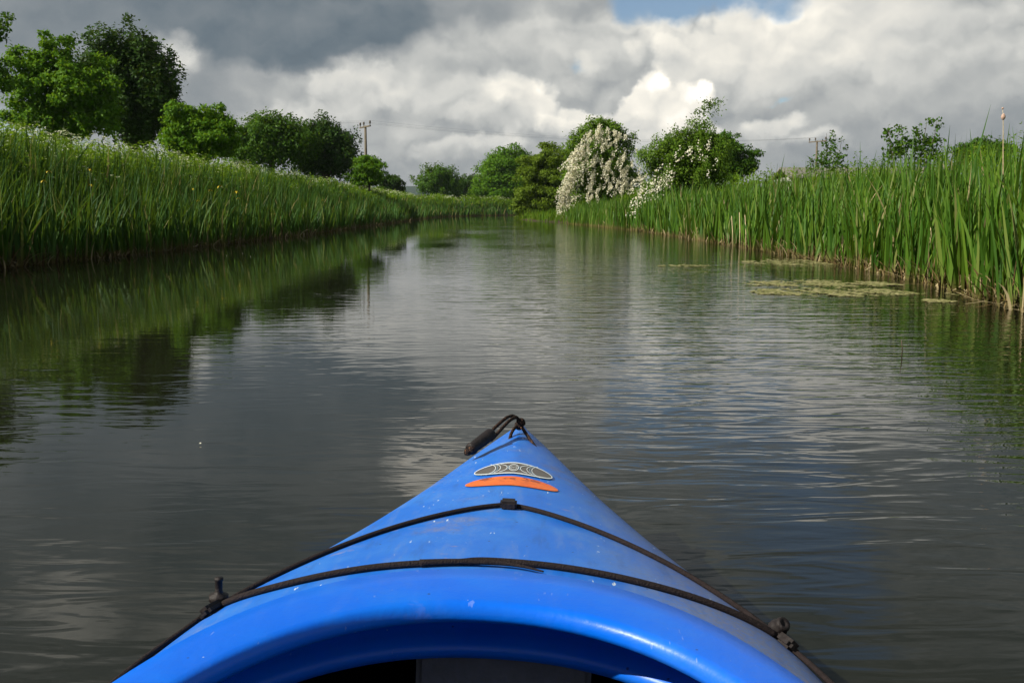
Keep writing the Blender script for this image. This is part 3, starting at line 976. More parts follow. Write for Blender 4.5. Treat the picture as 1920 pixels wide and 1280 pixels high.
# low grey shed beyond the reeds on the right
D = 52
c0, c1 = at(1478, 311, D), at(1785, 308, D)
sh = thing('shed', 'long low grey-roofed shed almost hidden behind the right reeds', 'shed', ((c0.x + c1.x) / 2, D, 0.80))
Lw = c1.x - c0.x
wl = link('wall', box_mesh('wall', (Lw - 0.4, 3.0, 1.75), 0.02, Matrix.Translation((0, 1.6, 0.80))), plain('render_wall', (0.42, 0.42, 0.38), 0.85, 0.2, 2.0, 0.15), sh)
rf = bmesh.new()
rv = [rf.verts.new(p) for p in ((-Lw / 2, -0.15, 1.68), (Lw / 2, -0.15, 1.68), (Lw / 2, 1.6, 2.22), (-Lw / 2, 1.6, 2.22), (Lw / 2, 3.35, 1.68), (-Lw / 2, 3.35, 1.68),
                               (-Lw / 2, -0.15, 1.60), (Lw / 2, -0.15, 1.60), (Lw / 2, 1.6, 2.14), (-Lw / 2, 1.6, 2.14), (Lw / 2, 3.35, 1.60), (-Lw / 2, 3.35, 1.60))]
for q in ((0, 1, 2, 3), (3, 2, 4, 5), (7, 6, 9, 8), (8, 9, 11, 10), (0, 6, 7, 1), (5, 4, 10, 11), (0, 3, 9, 6), (3, 5, 11, 9), (1, 7, 8, 2), (2, 8, 10, 4)):
    rf.faces.new([rv[i] for i in q])
me = bpy.data.meshes.new('roof'); rf.to_mesh(me); rf.free()
link('roof', me, plain('roof_sheet', (0.20, 0.19, 0.16), 0.75, 0.3, 3.0, 0.3), sh)

# ---------------------------------------------------------------- kayak
YAW, ROLL, KX = math.radians(2.0), math.radians(2.6), -0.074
kay = thing('kayak', 'blue plastic kayak pointing up the river, seen from its cockpit', 'kayak', (KX, 0, -0.006))
kay.rotation_euler = (0, ROLL, -YAW)
WY = np.array([-1.5, -1.2, -0.6, 0.2, 0.8, 1.05, 1.2, 1.3, 1.43, 1.57, 1.74, 1.86, 1.98, 2.10, 2.20, 2.25, 2.275])
WW = np.array([0.03, 0.16, 0.36, 0.43, 0.44, 0.405, 0.372, 0.332, 0.279, 0.225, 0.168, 0.132, 0.098, 0.064, 0.034, 0.018, 0.006])
def kw(y): return np.interp(y, WY, WW)
def kg(y): return np.interp(y, [-1.5, 0.8, 1.3, 2.0, 2.28], [0.30, 0.262, 0.278, 0.297, 0.304])
def kr(y): return np.interp(y, [-1.5, 0.4, 1.0, 1.2, 1.5, 1.8, 2.1, 2.28], [0.34, 0.345, 0.362, 0.362, 0.345, 0.338, 0.328, 0.316])
def smooth_tab(y, f):
    y = np.asarray(y, float)
    return (f(y - 0.06) + 2 * f(y - 0.03) + 3 * f(y) + 2 * f(np.minimum(y + 0.03, 2.275)) + f(np.minimum(y + 0.06, 2.275))) / 9.0
def deck_z(x, y):
    x = np.asarray(x, float); y = np.asarray(y, float)
    wv = np.maximum(smooth_tab(y, kw), 1e-3)
    u = np.clip(np.abs(x) / wv, 0, 1)
    t = np.clip((2.25 - y) / 1.0, 0, 1)
    crown = (1 - t) * (1 - u ** 1.45) + t * (1 - u ** 2.3) ** 0.85
    return smooth_tab(y, kg) + (smooth_tab(y, kr) - smooth_tab(y, kg)) * crown


def plastic(name, base, fade, dirt_amt, rough):
    m, n = new_mat(name)
    co = n.node('ShaderNodeTexCoord').outputs['Object']
    xyz = n.node('ShaderNodeSeparateXYZ', {0: co})
    mott = n.noise(co, 9.0, 6, 0.62)
    fine = n.noise(co, 160.0, 3, 0.6)
    c = n.mixc(n.maprange(mott, 0.38, 0.68), base, fade)
    # dried silt along the right-hand side of the deck and in blotches
    edge = n.maprange(n.math('ADD', xyz.outputs['X'], n.math('MULTIPLY', n.math('SUBTRACT', mott, 0.5), 0.25)), 0.08, 0.30)
    blot = n.maprange(n.noise(co, 5.0, 6, 0.68), 0.55, 0.72)
    dm = n.math('MULTIPLY', n.math('MAXIMUM', n.math('MULTIPLY', edge, 0.75), n.math('MULTIPLY', blot, 0.60)), dirt_amt)
    dm = n.math('MULTIPLY', dm, n.maprange(fine, 0.3, 0.6, 0.5, 1.0))
    c = n.mixc(dm, c, (0.20, 0.20, 0.22))
    smear = n.noise(n.vmath('MULTIPLY', co, (34.0, 7.0, 12.0)), 1.0, 5, 0.65)
    c = n.mixc(n.math('MULTIPLY', n.maprange(smear, 0.50, 0.72), 0.22 * dirt_amt), c, (0.22, 0.30, 0.44))
    c = n.mixc(n.math('MULTIPLY', n.maprange(smear, 0.47, 0.30), 0.25 * dirt_amt), c, (0.03, 0.07, 0.20))
    pink = n.math('MULTIPLY', n.maprange(n.noise(n.vmath('MULTIPLY', co, (22.0, 48.0, 20.0)), 1.0, 4, 0.7), 0.62, 0.70), n.maprange(n.noise(co, 6.0, 2, 0.5), 0.5, 0.62))
    c = n.mixc(n.math('MULTIPLY', pink, 0.45 * dirt_amt), c, (0.36, 0.26, 0.27))
    # scuffs: short pale strokes, and dark specks
    scr = n.noise(n.vmath('MULTIPLY', co, (190.0, 40.0, 80.0)), 1.0, 2, 0.5)
    sel = n.noise(co, 17.0, 2, 0.5)
    sm = n.math('MULTIPLY', n.maprange(scr, 0.67, 0.72), n.maprange(sel, 0.55, 0.63))
    c = n.mixc(n.math('MULTIPLY', sm, dirt_amt), c, (0.62, 0.70, 0.78))
    spk = n.node('ShaderNodeTexVoronoi', {'Vector': co, 'Scale': 24.0, 'Randomness': 1.0})
    c = n.mixc(n.maprange(spk.outputs['Distance'], 0.055, 0.035, 0.0, 0.75), c, (0.03, 0.035, 0.06))
    spk2 = n.node('ShaderNodeTexVoronoi', {'Vector': n.vmath('ADD', co, (3.3, 1.7, 0.4)), 'Scale': 31.0, 'Randomness': 1.0})
    c = n.mixc(n.maprange(spk2.outputs['Distance'], 0.036, 0.022, 0.0, 0.55), c, (0.6, 0.68, 0.75))
    rg = n.math('ADD', rough, n.math('ADD', n.math('MULTIPLY', dm, 0.4), n.math('MULTIPLY', n.math('SUBTRACT', mott, 0.5), 0.15)))
    bp = n.node('ShaderNodeBump', {'Height': n.math('ADD', n.math('MULTIPLY', fine, 0.4), n.noise(co, 40.0, 3)), 'Strength': 0.12, 'Distance': 0.004}).outputs[0]
    finish(n, n.node('ShaderNodeBsdfPrincipled', {'Base Color': c, 'Roughness': rg, 'Specular IOR Level': 0.35, 'Normal': bp}).outputs[0])
    return m


M['deck'] = plastic('deck_plastic', (0.014, 0.150, 0.64), (0.034, 0.195, 0.66), 1.0, 0.44)
M['coaming'] = plastic('coaming_plastic', (0.0005, 0.135, 0.78), (0.002, 0.16, 0.80), 0.16, 0.36)
M['hull'] = plastic('hull_plastic', (0.02, 0.12, 0.55), (0.04, 0.17, 0.6), 0.6, 0.4)
M['black'] = plain('black_rubber', (0.018, 0.014, 0.014), 0.6, 0.3, 60, 0.5, 0.3)
M['cord'] = plain('shock_cord', (0.017, 0.011, 0.011), 0.75, 0.25, 220, 0.5, 0.5)
def rope_mat():
    m, n = new_mat('rope')
    co = n.node('ShaderNodeTexCoord').outputs['Object']
    f = n.noise(co, 330, 2, 0.5)
    c = n.ramp(f, [(0.0, (0.012, 0.009, 0.009)), (0.56, (0.022, 0.015, 0.013)), (0.66, (0.16, 0.075, 0.04)), (1.0, (0.3, 0.18, 0.11))])
    bp = n.node('ShaderNodeBump', {'Height': f, 'Strength': 0.8, 'Distance': 0.003}).outputs[0]
    finish(n, n.node('ShaderNodeBsdfPrincipled', {'Base Color': c, 'Roughness': 0.85, 'Specular IOR Level': 0.15, 'Normal': bp}).outputs[0])
    return m
M['rope'] = rope_mat()
M['foam'] = plain('foam', (0.20, 0.20, 0.225), 0.9, 0.1, 50, 0.15, 0.2)
M['painted_shade'] = plain('painted_shade', (0.008, 0.010, 0.022), 0.7, 0.2, 20, 0.2)  # near-black tone that paints the shade inside the cockpit

# coaming ovals (local plan)
OC, OA, OB = 0.54, 0.376, 0.62
IC, IA, IB = 0.505, 0.322, 0.53
def oval(c, a, b, th, e=2.2):
    cs, sn = np.cos(th), np.sin(th)
    return np.stack([a * np.sign(cs) * np.abs(cs) ** (2 / e), c + b * np.sign(sn) * np.abs(sn) ** (2 / e)], 1)
def cz(y): return np.interp(y, [-0.2, 0.6, 1.2], [0.375, 0.362, 0.374])

# deck: grid over plan, cut where the cockpit opens
ny, nu = 260, 72
yy = np.linspace(-1.49, 2.274, ny)
uu = np.sin(np.linspace(-PI / 2, PI / 2, nu + 1))
Y = np.repeat(yy, nu + 1); U = np.tile(uu, ny)
X = U * smooth_tab(Y, kw)
V = np.column_stack([X, Y, deck_z(X, Y)])
i = (np.arange(ny - 1)[:, None] * (nu + 1) + np.arange(nu)[None, :]).ravel()
F = np.stack([i, i + 1, i + nu + 2, i + nu + 1], 1)
fc = V[F].mean(1)
hole = ((np.abs(fc[:, 0]) / 0.352) ** 2.2 + (np.abs(fc[:, 1] - 0.53) / 0.585) ** 2.2) < 1
link('deck', np_mesh('deck', V, F[~hole]), M['deck'], kay, smooth=True)

# hull: section swept from the seam down and round the keel
prof = [(1.0, 0.0), (1.012, -0.006), (1.012, -0.016), (1.0, -0.022), (0.985, -0.08), (0.95, -0.17), (0.86, -0.26), (0.66, -0.335), (0.35, -0.37), (0.0, -0.38)]
yh = np.linspace(-1.49, 2.274, 120)
full = [(-a, b) for a, b in prof] + [(a, b) for a, b in prof[::-1][1:]]
HV = []
for y in yh:
    wv = float(smooth_tab(y, kw)); g = float(smooth_tab(y, kg))
    dk = np.clip((2.275 - y) / 0.9, 0.12, 1)
    for a, b in full:
        HV.append((a * wv, y, g + b * (0.75 + 0.25 * dk)))
k = len(full)
i = (np.arange(len(yh) - 1)[:, None] * k + np.arange(k - 1)[None, :]).ravel()
link('hull', np_mesh('hull', np.array(HV), np.stack([i, i + 1, i + k + 1, i + k], 1)), M['hull'], kay, smooth=True)
# added near-black shell just inside the hull: the cockpit's shade put into colour
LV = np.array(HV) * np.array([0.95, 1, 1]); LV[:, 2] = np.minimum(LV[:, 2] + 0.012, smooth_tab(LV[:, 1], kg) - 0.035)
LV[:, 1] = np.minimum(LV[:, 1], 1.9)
link('cockpit_shade', np_mesh('cockpit_shade', LV, np.stack([i, i + 1, i + k + 1, i + k], 1)), M['painted_shade'], kay, smooth=True)

# coaming: rounded rim, hollow underneath, with an inner flange that braces the thighs
sec = [('o', 0.004, -0.030), ('o', 0.0, -0.016), ('o', -0.002, -0.006), ('o', -0.005, 0.001), ('o', -0.012, 0.006), ('m', 0.4, 0.008), ('m', 0.65, 0.009), ('i', 0.016, 0.0095), ('i', 0.009, 0.0088), ('i', 0.005, 0.0065), ('i', 0.002, 0.002),
       ('i', 0.0, -0.005), ('i', 0.002, -0.011), ('i', 0.012, -0.015), ('i', 0.050, -0.017), ('i', 0.092, -0.021), ('i', 0.108, -0.030), ('i', 0.110, -0.042), ('i', 0.100, -0.052), ('i', 0.084, -0.060),
       ('i', 0.070, -0.066), ('i', 0.064, -0.074), ('i', 0.068, -0.084), ('i', 0.10, -0.10)]
nth = 160
th = np.linspace(0, 2 * PI, nth, endpoint=False)
Oo, Oi = oval(OC, OA, OB, th), oval(IC, IA, IB, th)
rad = Oi - np.array([0, IC]); rad /= np.linalg.norm(rad, axis=1)[:, None]
CV = []
for typ, a, z in sec:
    if typ == 'o': q = Oo + rad * a
    elif typ == 'i':
        q = Oi + rad * a
    else: q = Oo * (1 - a) + Oi * a
    zc = cz(q[:, 1]) + z
    if typ == 'o' and a >= 0:
        zc = np.minimum(zc, deck_z(q[:, 0], q[:, 1]) + (0.006 if a == 0 else -0.006))
    CV.append(np.column_stack([q, zc]))
CV = np.concatenate(CV)
m_ = len(sec)
CF = []
for a in range(m_ - 1):
    for j in range(nth):
        CF.append((a * nth + j, a * nth + (j + 1) % nth, (a + 1) * nth + (j + 1) % nth, (a + 1) * nth + j))
link('coaming', np_mesh('coaming', CV, np.array(CF)), M['coaming'], kay, smooth=True)

# foam pillar between the feet
fm = link('foam_pillar', box_mesh('foam_pillar', (0.215, 0.5, 0.38), 0.008), M['foam'], kay)
fm.location = (0.012, 1.40, 0.09)


def on_deck(pts, off=0.0):
    P = np.array(pts, float)
    return np.column_stack([P, deck_z(P[:, 0], P[:, 1]) + off])


# shock cords: straight in plan between the side fittings, bent over the deck
def cord(name, plan, r, off, n=30):
    q = spline([(a, b, 0) for a, b in plan], n)[:, :2]
    pts = on_deck(q, off)
    return pts
FL, FR = (-0.352, 1.205), (0.356, 1.215)
c1 = cord('c', [(-0.425, 0.95), (-0.396, 1.10), (FL[0] - 0.006, FL[1] + 0.012), (-0.295, 1.300), (-0.20, 1.390), (-0.10, 1.462), (-0.02, 1.506), (0.02, 1.506), (0.10, 1.462), (0.20, 1.393), (0.27, 1.334), (FR[0], FR[1] + 0.012), (0.40, 1.10), (0.428, 0.95)], 0.004, 0.004)
c1[:, 2] += 0.0
tube_obj('shock_cord', c1, 0.0038, M['cord'], kay, 8)
c2 = cord('c', [(FL[0], FL[1] - 0.004), (-0.27, 1.186), (-0.15, 1.196), (-0.06, 1.204), (-0.02, 1.215), (0.06, 1.213), (0.20, 1.205), (FR[0] - 0.004, FR[1] - 0.004)], 0.004, 0.0045)
tube_obj('shock_cord', c2, 0.0044, M['cord'], kay, 8)
c3 = spline(on_deck([(-0.10, 1.198), (-0.05, 1.203), (0.0, 1.203), (0.03, 1.196), (0.055, 1.184)], 0.006), 8)
tail = tube_obj('cord_tail', c3, np.linspace(0.0048, 0.0012, len(c3)), M['cord'], kay, 8)
# guide in the middle of the front cord
gp = on_deck([(0.0, 1.508)], 0.006)[0]
gd = link('cord_guide', box_mesh('cord_guide', (0.026, 0.024, 0.014), 0.003), M['black'], kay)
gd.location = gp
# side fittings
for sgn, (fx, fy), hb in ((-1, FL, 0.026), (1, FR, 0.010)):
    bz = float(deck_z(fx, fy))
    ft = link('deck_fitting', box_mesh('deck_fitting', (0.022, 0.050, 0.015), 0.005), M['black'], kay)
    ft.location = (fx + 0.006 * sgn, fy - 0.006, bz + 0.002)
    ft.rotation_euler = (0, sgn * 0.75, sgn * 0.35)
    if sgn < 0:
        bl = link('bolt', lathe('bolt', [(0.0, -0.006), (0.0125, -0.006), (0.0125, 0.001), (0.0065, 0.003), (0.0048, 0.006), (0.0048, 0.020), (0.0058, 0.021), (0.0058, 0.024), (0.0, 0.025)], 14), M['black'], ft, smooth=True)
        bl.location = (0.0, 0.016, 0.012); bl.rotation_euler = (0, 0.75, 0)
    else:
        bl = link('bolt', lathe('bolt', [(0.0, -0.006), (0.012, -0.006), (0.012, 0.003), (0.009, 0.008), (0.010, 0.011), (0.008, 0.015), (0.004, 0.013), (0.0, 0.010)], 14), M['black'], ft, smooth=True)
        bl.location = (-0.004, 0.018, 0.008); bl.rotation_euler = (0.7, -0.5, 0)

# carry handle at the bow: doubled rope through the stem, grip lying over the left edge
ch = bpy.data.objects.new('carry_handle', None); col.objects.link(ch); ch.parent = kay
zt = float(deck_z(0, 2.15))
loop = spline([(-0.018, 2.06, zt - 0.002), (-0.014, 2.09, zt + 0.010), (-0.004, 2.12, zt + 0.018), (0.002, 2.14, zt + 0.020), (-0.008, 2.13, zt + 0.034), (-0.024, 2.09, zt + 0.042), (-0.045, 2.03, zt + 0.034), (-0.060, 1.985, zt + 0.024)], 10)
tube_obj('rope', loop, 0.0036, M['rope'], ch, 8)
loop2 = spline([(0.050, 2.00, zt - 0.016), (0.032, 2.04, zt - 0.002), (0.012, 2.095, zt + 0.012), (0.002, 2.12, zt + 0.020), (-0.006, 2.115, zt + 0.036), (-0.020, 2.07, zt + 0.038), (-0.038, 2.01, zt + 0.028), (-0.052, 1.97, zt + 0.018)], 10)
tube_obj('rope', loop2, 0.0036, M['rope'], ch, 8)
kn = link('knot', lathe('knot', [(0.0, -0.012), (0.008, -0.010), (0.011, -0.003), (0.009, 0.003), (0.011, 0.008), (0.007, 0.014), (0.0, 0.016)], 12), M['rope'], ch, smooth=True)
kn.location = (0.001, 2.12, zt + 0.020); kn.rotation_euler = (0.5, 0.4, 0)
ga, gb = Vector((-0.052, 1.990, zt + 0.028)), Vector((-0.092, 1.925, zt + 0.006))
axis = (ga - gb)
gr = link('grip', lathe('grip', [(0.0, 0.0), (0.009, 0.0), (0.012, 0.002), (0.013, 0.008), (0.0112, 0.014), (0.012, 0.022), (0.0124, axis.length * 0.6), (0.0125, axis.length * 0.92), (0.009, axis.length), (0.0, axis.length)], 16), M['black'], ch, smooth=True)
gr.location = gb; gr.rotation_euler = axis.to_track_quat('Z', 'Y').to_euler()
for k_ in range(2):
    e = link('rope_end', lathe('rope_end', [(0.0, -0.008), (0.006, -0.007), (0.0075, -0.002), (0.006, 0.004), (0.0, 0.005)], 10), M['rope'], ch, smooth=True)
    e.location = gb + Vector((0.004 - 0.008 * k_, -0.004, 0.004 - 0.006 * k_))


# stickers on the foredeck
def lens_patch(name, hw, ytip, arch, thick, mat, off, parent, nx=60, ny_=6):
    V, F = [], []
    for a in range(nx + 1):
        s = math.sin((-0.5 + a / nx) * PI)
        f = max(0.0, 1 - abs(s) ** 3) ** 0.5
        ym = ytip + arch * (1 - s * s)
        y1_, y0_ = ym + thick / 2 * f, ym - thick / 2 * f
        for b in range(ny_ + 1):
            V.append((s * hw, y0_ + (y1_ - y0_) * b / ny_))
    for a in range(nx):
        for b in range(ny_):
            i0 = a * (ny_ + 1) + b
            F.append((i0, i0 + ny_ + 1, i0 + ny_ + 2, i0 + 1))
    return link(name, np_mesh(name, on_deck(V, off), np.array(F)), mat, parent, smooth=True)


def ribbon(name, plan, wd, mat, off, parent, closed=False):
    P = np.array(plan, float)
    if closed: P = np.vstack([P, P[:1]])
    T = np.gradient(P, axis=0); T /= np.linalg.norm(T, axis=1)[:, None] + 1e-12
    # plan is drawn about four times longer down the deck than across, so widths are set per axis
    Nn = np.stack([-T[:, 1] * 0.5, T[:, 0] * 1.9], 1)
    V = np.stack([P - Nn * wd, P + Nn * wd], 1).reshape(-1, 2)
    i = np.arange(len(P) - 1) * 2
    return link(name, np_mesh(name, on_deck(V, off), np.stack([i, i + 2, i + 3, i + 1], 1)), mat, parent)


def orange_mat():
    m, n = new_mat('orange_sticker')
    co = n.node('ShaderNodeTexCoord').outputs['Object']
    f = n.noise(n.vmath('MULTIPLY', co, (55.0, 60.0, 30.0)), 1.0, 5, 0.7)
    y = n.node('ShaderNodeSeparateXYZ', {0: co}).outputs['Y']
    c = n.ramp(n.noise(co, 30, 3), [(0.3, (0.80, 0.13, 0.008)), (0.7, (0.85, 0.19, 0.012))])
    k = n.math('MULTIPLY', n.maprange(f, 0.49, 0.58), n.maprange(y, 1.665, 1.700, 0.12, 0.95))
    c = n.mixc(k, c, (0.16, 0.02, 0.006))
    finish(n, n.node('ShaderNodeBsdfPrincipled', {'Base Color': c, 'Roughness': 0.4}).outputs[0])
    return m


M['badge'] = plain('badge_print', (0.115, 0.100, 0.085), 0.4, 0.4, 40, 0.1)
M['badge_line'] = plain('badge_line', (0.72, 0.78, 0.80), 0.4, 0.4, 40, 0.05)
M['badge_blue'] = plain('badge_blue', (0.22, 0.42, 0.62), 0.4, 0.4, 40, 0.05)
bd = lens_patch('emblem_sticker', 0.070, 1.752, 0.018, 0.080, M['badge'], 0.0016, kay)
def arc(cx, cy, rx, ry, a0, a1, n=24):
    t = np.linspace(math.radians(a0), math.radians(a1), n)
    return np.stack([cx + rx * np.cos(t), cy + ry * np.sin(t)], 1)
s_ = np.sin(np.linspace(-PI / 2, PI / 2, 61))
fl = np.sqrt(np.maximum(0, 1 - np.abs(s_) ** 3))
mid_ = 1.752 + 0.018 * (1 - s_ ** 2)
outl = np.vstack([np.stack([s_ * 0.070, mid_ + 0.040 * fl], 1), np.stack([s_ * 0.070, mid_ - 0.040 * fl], 1)[::-1][1:-1]])
ribbon('outline', outl, 0.0019, M['badge_line'], 0.0024, bd, True)
for sg in (-1, 1):
    ribbon('arc', arc(sg * 0.062, 1.768, sg * -0.029, 0.050, -62, 52), 0.0012, M['badge_line'], 0.0024, bd)
    ribbon('arc', arc(sg * 0.058, 1.770, sg * -0.029, 0.046, -55, 50), 0.0007, M['badge_blue'], 0.0025, bd)
    ribbon('arc', arc(sg * 0.053, 1.770, sg * -0.029, 0.043, -50, 48), 0.0012, M['badge_line'], 0.0024, bd)
    ribbon('arc', arc(sg * 0.030, 1.770, sg * -0.018, 0.030, -75, 75), 0.0012, M['badge_line'], 0.0024, bd)
    ribbon('arc', arc(sg * 0.0125, 1.770, sg * -0.0035, 0.012, -80, 80), 0.0008, M['badge_blue'], 0.0025, bd)
ribbon('ring', arc(0, 1.771, 0.0085, 0.025, 0, 345), 0.0012, M['badge_line'], 0.0026, bd, True)
ribbon('ring', arc(0, 1.771, 0.0058, 0.016, 0, 345), 0.0006, M['badge_line'], 0.0026, bd, True)
ribbon('mark', [(-0.0040, 1.768), (-0.0015, 1.774), (0.0, 1.768), (0.0018, 1.774), (0.0040, 1.769)], 0.0006, M['badge_line'], 0.0026, bd)
og = lens_patch('reflector_sticker', 0.080, 1.664, 0.013, 0.062, orange_mat(), 0.0016, kay)

# ---------------------------------------------------------------- things on the water
def mat_flakes(label, px0, px1, py0, py1, n, seed, size=(0.010, 0.034)):
    n = int(n * 1.5)
    """a floating mat of algae flakes"""
    r = np.random.default_rng(seed)
    a, b = on_water(px0, (py0 + py1) / 2), on_water(px1, (py0 + py1) / 2)
    y0_, y1_ = on_water((px0 + px1) / 2, py1).y, on_water((px0 + px1) / 2, py0).y
    c = (a + b) / 2
    hx_, hy_ = abs(b.x - a.x) / 2, abs(y1_ - y0_) / 2
    root_c = np.array([c.x, (y0_ + y1_) / 2])
    V, F = [], []
    k = 0
    while k < n:
        u, v_ = r.uniform(-1, 1), r.normal(0, 0.5)
        if abs(v_) > 1 - 0.6 * abs(u): continue
        if math.sin(u * 9 + seed) + math.sin(v_ * 5 + u * 17) < r.uniform(-1.0, 0.9): continue
        q = np.array([u * hx_, v_ * hy_])
        s = r.uniform(*size)
        m = 7
        ang = np.linspace(0, 2 * PI, m, endpoint=False)
        rr = s * r.uniform(0.5, 1.1, m)
        z = 0.004 + r.uniform(0, 0.010)
        i0 = len(V)
        V.append((q[0], q[1], z + 0.004))
        for t_, ra in zip(ang, rr):
            V.append((q[0] + 1.5 * ra * math.cos(t_), q[1] + ra * math.sin(t_), z - 0.002))
        for j in range(m):
            F.append((i0, i0 + 1 + j, i0 + 1 + (j + 1) % m))
        k += 1
    me = np_mesh('algae_mat', np.array(V), np.array(F), {'tint': np.repeat(r.uniform(0, 1, n), 8)})
    o = link('algae_mat', me, M['algae'])
    o.location = (root_c[0], root_c[1], 0)
    tag(o, label, 'algae mat', 'algae mats off the right reeds')


M['algae'] = foliage('algae', [(0, (0.14, 0.15, 0.045)), (0.5, (0.22, 0.215, 0.085)), (1, (0.33, 0.30, 0.15))], 0.0)
mat_flakes('long pale algae mat, upper strip of the two by the right reeds', 1400, 1680, 526, 540, 420, 1)
mat_flakes('widest straggling algae mat, nearest the kayak of those off the right reeds', 1415, 1720, 540, 558, 480, 2)
mat_flakes('small short algae patch on the right, beyond the end of the widest mat', 1735, 1785, 562, 569, 60, 3)
mat_flakes('thin broken algae streak close under the right reed stems', 1400, 1580, 486, 500, 200, 4)
mat_flakes('narrow algae streak below the reeds left of the big mats', 1235, 1330, 497, 501, 50, 5)
mat_flakes('faint algae strip touching the right reed bed near the bent brown stalks', 1780, 1905, 548, 556, 110, 6)


def leaf_thing(name, label, cat, pts, wd, mat, group=None, z=0.012):
    P = np.array([tuple(p) for p in pts], float)
    c = P.mean(0)
    sp = spline(P - c, 8)
    n = len(sp)
    t = np.linspace(0, 1, n)
    T = np.gradient(sp, axis=0); T /= np.linalg.norm(T, axis=1)[:, None]
    Nn = np.cross(T, np.array([0.2, -0.8, 0.5])); Nn /= np.linalg.norm(Nn, axis=1)[:, None]
    wv = wd * np.sin(PI * np.clip(t * 0.92 + 0.06, 0, 1)) ** 0.7
    keel = np.cross(T, Nn) * (wv * 0.3)[:, None]
    V = np.stack([sp - Nn * wv[:, None], sp + keel, sp + Nn * wv[:, None]], 1).reshape(-1, 3)
    i = np.arange(n - 1) * 3
    F = np.concatenate([np.stack([i, i + 1, i + 4, i + 3], 1), np.stack([i + 1, i + 2, i + 5, i + 4], 1)])
    o = link(name, np_mesh(name, V, F, {'tint': np.full(len(V), 0.7), 'along': np.ones(len(V))}), mat, None, smooth=True)
    o.location = c
    return tag(o, label, cat, group)


a = on_water(262, 472); b = on_water(300, 472)
leaf_thing('floating_leaf', 'large pale green folded leaf lying on the water by the left reeds', 'leaf',
           [a + Vector((-0.02, 0.05, 0.09)), a + Vector((0.12, 0, 0.05)), b + Vector((0, 0, 0.015))], 0.055, plain('pale_leaf', (0.11, 0.22, 0.085), 0.45, 0.4))
for px, py in ((375, 831), (470, 481), (425, 479), (455, 475)):
    p = on_water(px, py, 0.006)
    o = leaf_thing('petal', 'tiny white petal floating on the dark water of the left half', 'petal',
                   [p + Vector((-0.004, 0, 0)), p + Vector((0, 0.002, 0.001)), p + Vector((0.004, 0, 0))], 0.0025, M['blossom'], 'floating petals')
p = on_water(1690, 668)
tube_obj('reed_stub', [p + Vector((0, 0, -0.05)), p + Vector((0.004, 0, 0.04)), p + Vector((-0.004, 0, 0.09))], 0.003, M['bark'], None, 6)
tag(bpy.data.objects['reed_stub'], 'thin dark stem end poking out of the open water on the right', 'reed stub')

# pale broken dead stalks that stand out of the right reeds
M['straw'] = plain('straw', (0.62, 0.50, 0.30), 0.8, 0.2, 25, 0.25)
DEAD = [(1374, 463, 405, 'pale dead reed stalk at the left end of the right reeds, first of three'),
        (1387, 464, 398, 'pale dead reed stalk at the left end of the right reeds, middle of three'),
        (1399, 466, 403, 'pale dead reed stalk at the left end of the right reeds, last of three'),
        (1708, 520, 425, 'thick pale flaking dead stalk in the front of the right reeds'),
        (1742, 527, 408, 'thin straight dead stalk just right of the thick flaking one'),
        (1578, 494, 420, 'straw coloured dead stalk among green blades below the slim sapling'),
        (1912, 530, 405, 'pale dead stalk hard by the right frame edge')]
for px, py, pt, lab in DEAD:
    b = on_water(px, py); D_ = b.y
    t_ = at(px + random.uniform(-3, 4), pt, D_)
    o = tube_obj('dead_stalk', [b - Vector((0, 0, 0.1)), b.lerp(t_, 0.5) + Vector((0.01, 0, 0)), t_], [0.013, 0.012, 0.006], M['straw'], None, 7)
    tag(o, lab, 'dead stalk', 'dead stalks in the right reeds')
# old seed head standing above the reeds
b = on_water(1885, 560); D_ = 9.6
bs = at(1884, 420, D_); tp_ = at(1881, 222, D_); hd = at(1880, 204, D_)
sd = thing('bulrush', 'last year\'s bulrush with a fluffy pinkish head above the right reeds', 'bulrush', (bs.x, D_, 0.1))
q0 = Vector((bs.x, D_, 0.1))
tube_obj('stem', [Vector((0, 0, -0.1)), (tp_ - q0) * 0.5 + Vector((0.01, 0, 0)), tp_ - q0, hd - q0], [0.006, 0.005, 0.003, 0.0015], M['straw'], sd, 6)
M['fluff'] = plain('fluff', (0.55, 0.38, 0.30), 0.95, 0.1, 120, 0.3, 0.8)
sh_ = link('seed_head', lathe('seed_head', [(0.0, -0.02), (0.010, -0.012), (0.019, 0.0), (0.021, 0.016), (0.015, 0.032), (0.006, 0.044), (0.0, 0.046)], 10), M['fluff'], sd, smooth=True)
sh_.location = tp_ - q0
st_ = link('seed_head', lathe('seed_head', [(0.0, -0.01), (0.008, -0.004), (0.011, 0.004), (0.006, 0.012), (0.0, 0.014)], 8), M['fluff'], sd, smooth=True)
st_.location = hd - q0

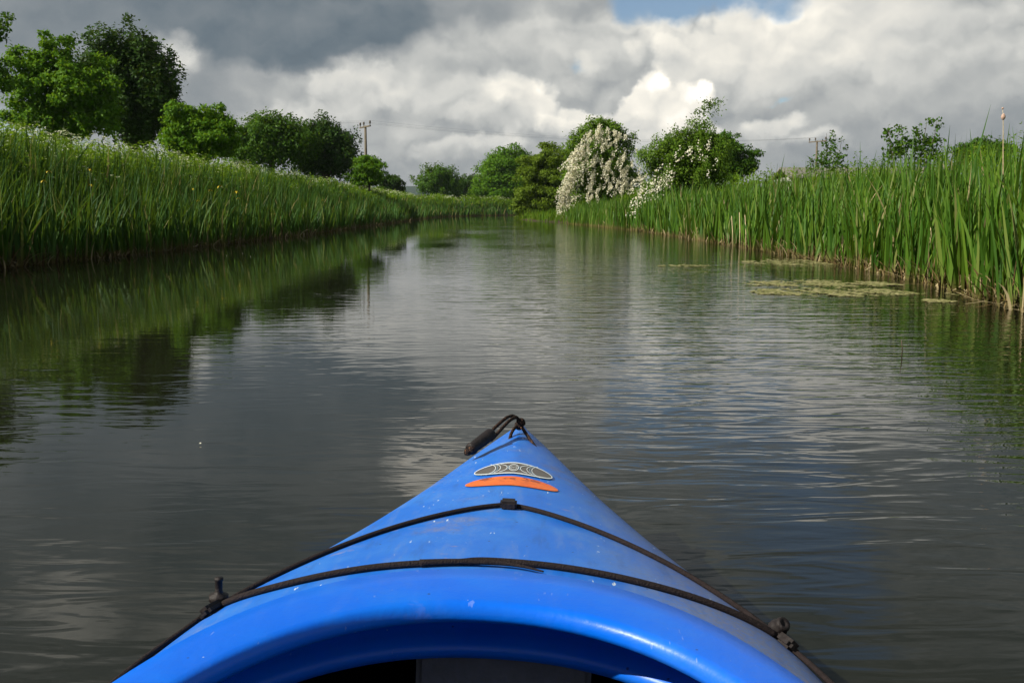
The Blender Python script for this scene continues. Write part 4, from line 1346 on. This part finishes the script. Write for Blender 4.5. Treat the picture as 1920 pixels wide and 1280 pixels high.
# yellow irises in the left reeds
M['iris'] = plain('iris_petal', (0.52, 0.40, 0.02), 0.5, 0.3, 60, 0.2)
pet = None
def petal_mesh():
    n = 8
    V, F = [], []
    for a_ in range(n + 1):
        t = a_ / n
        wv = 0.026 * math.sin(PI * min(1, t * 0.9 + 0.08)) ** 0.8
        zc = 0.018 * math.sin(t * 2.2) - 0.06 * t * t
        for b_ in (-1, 0, 1):
            V.append((0.004 + 0.075 * t, b_ * wv, zc + 0.008 * abs(b_) + 0.03))
    for a_ in range(n):
        for b_ in range(2):
            i0 = a_ * 3 + b_
            F.append((i0, i0 + 3, i0 + 4, i0 + 1))
    return np_mesh('petal', np.array(V), np.array(F))
pm = petal_mesh(); pm.materials.append(M['iris'])
M['stem_green'] = plain('stem_green', (0.05, 0.12, 0.02), 0.5, 0.3)
IRIS = [(82, 342), (170, 349), (92, 324), (168, 320), (413, 352), (443, 362), (447, 373), (362, 356), (372, 378), (515, 402), (395, 358), (640, 380), (605, 376), (790, 388)]
iris0 = None
for k_, (px, py) in enumerate(IRIS):
    X_ = -7.05 - 0.12 * (k_ % 3)
    D_ = X_ * FPX / (px - 960)
    t_ = at(px, py, D_)
    gz = float(ground_h(np.array([[t_.x, D_]]))[0])
    r_ = thing('yellow_iris', 'small yellow iris flower among the green blades of the left bank', 'iris', (t_.x, D_, gz), 'yellow irises in the left reeds')
    hh = t_.z - gz
    tube_obj('stem', [(0, 0, -0.05), (0.01, 0, hh * 0.5), (0, 0, hh + 0.03)], [0.006, 0.005, 0.004], M['stem_green'], r_, 6)
    for j in range(5):
        po = bpy.data.objects.new('petal', pm); col.objects.link(po); po.parent = r_
        po.location = (0, 0, hh); po.rotation_euler = (0, -0.9 if j >= 3 else 0.1, j * 2 * PI / 3 + k_ + (0.5 if j >= 3 else 0))
        sc = 1.0 if k_ in (4, 5) else 0.6
        po.scale = (sc, sc, sc)

# thin air towards the far ridge
hz = link('haze', box_mesh('haze', (7600, 6200, 54)), None)
hz.location = (0, 2500, 25)
hz['kind'] = 'stuff'
hm, hn = new_mat('haze_air')
pv = hn.node('ShaderNodeVolumePrincipled', {'Color': (0.80, 0.88, 1.0, 1), 'Density': 0.00009})
hn.node('ShaderNodeOutputMaterial', {'Volume': pv.outputs[0]})
hz.data.materials.append(hm)
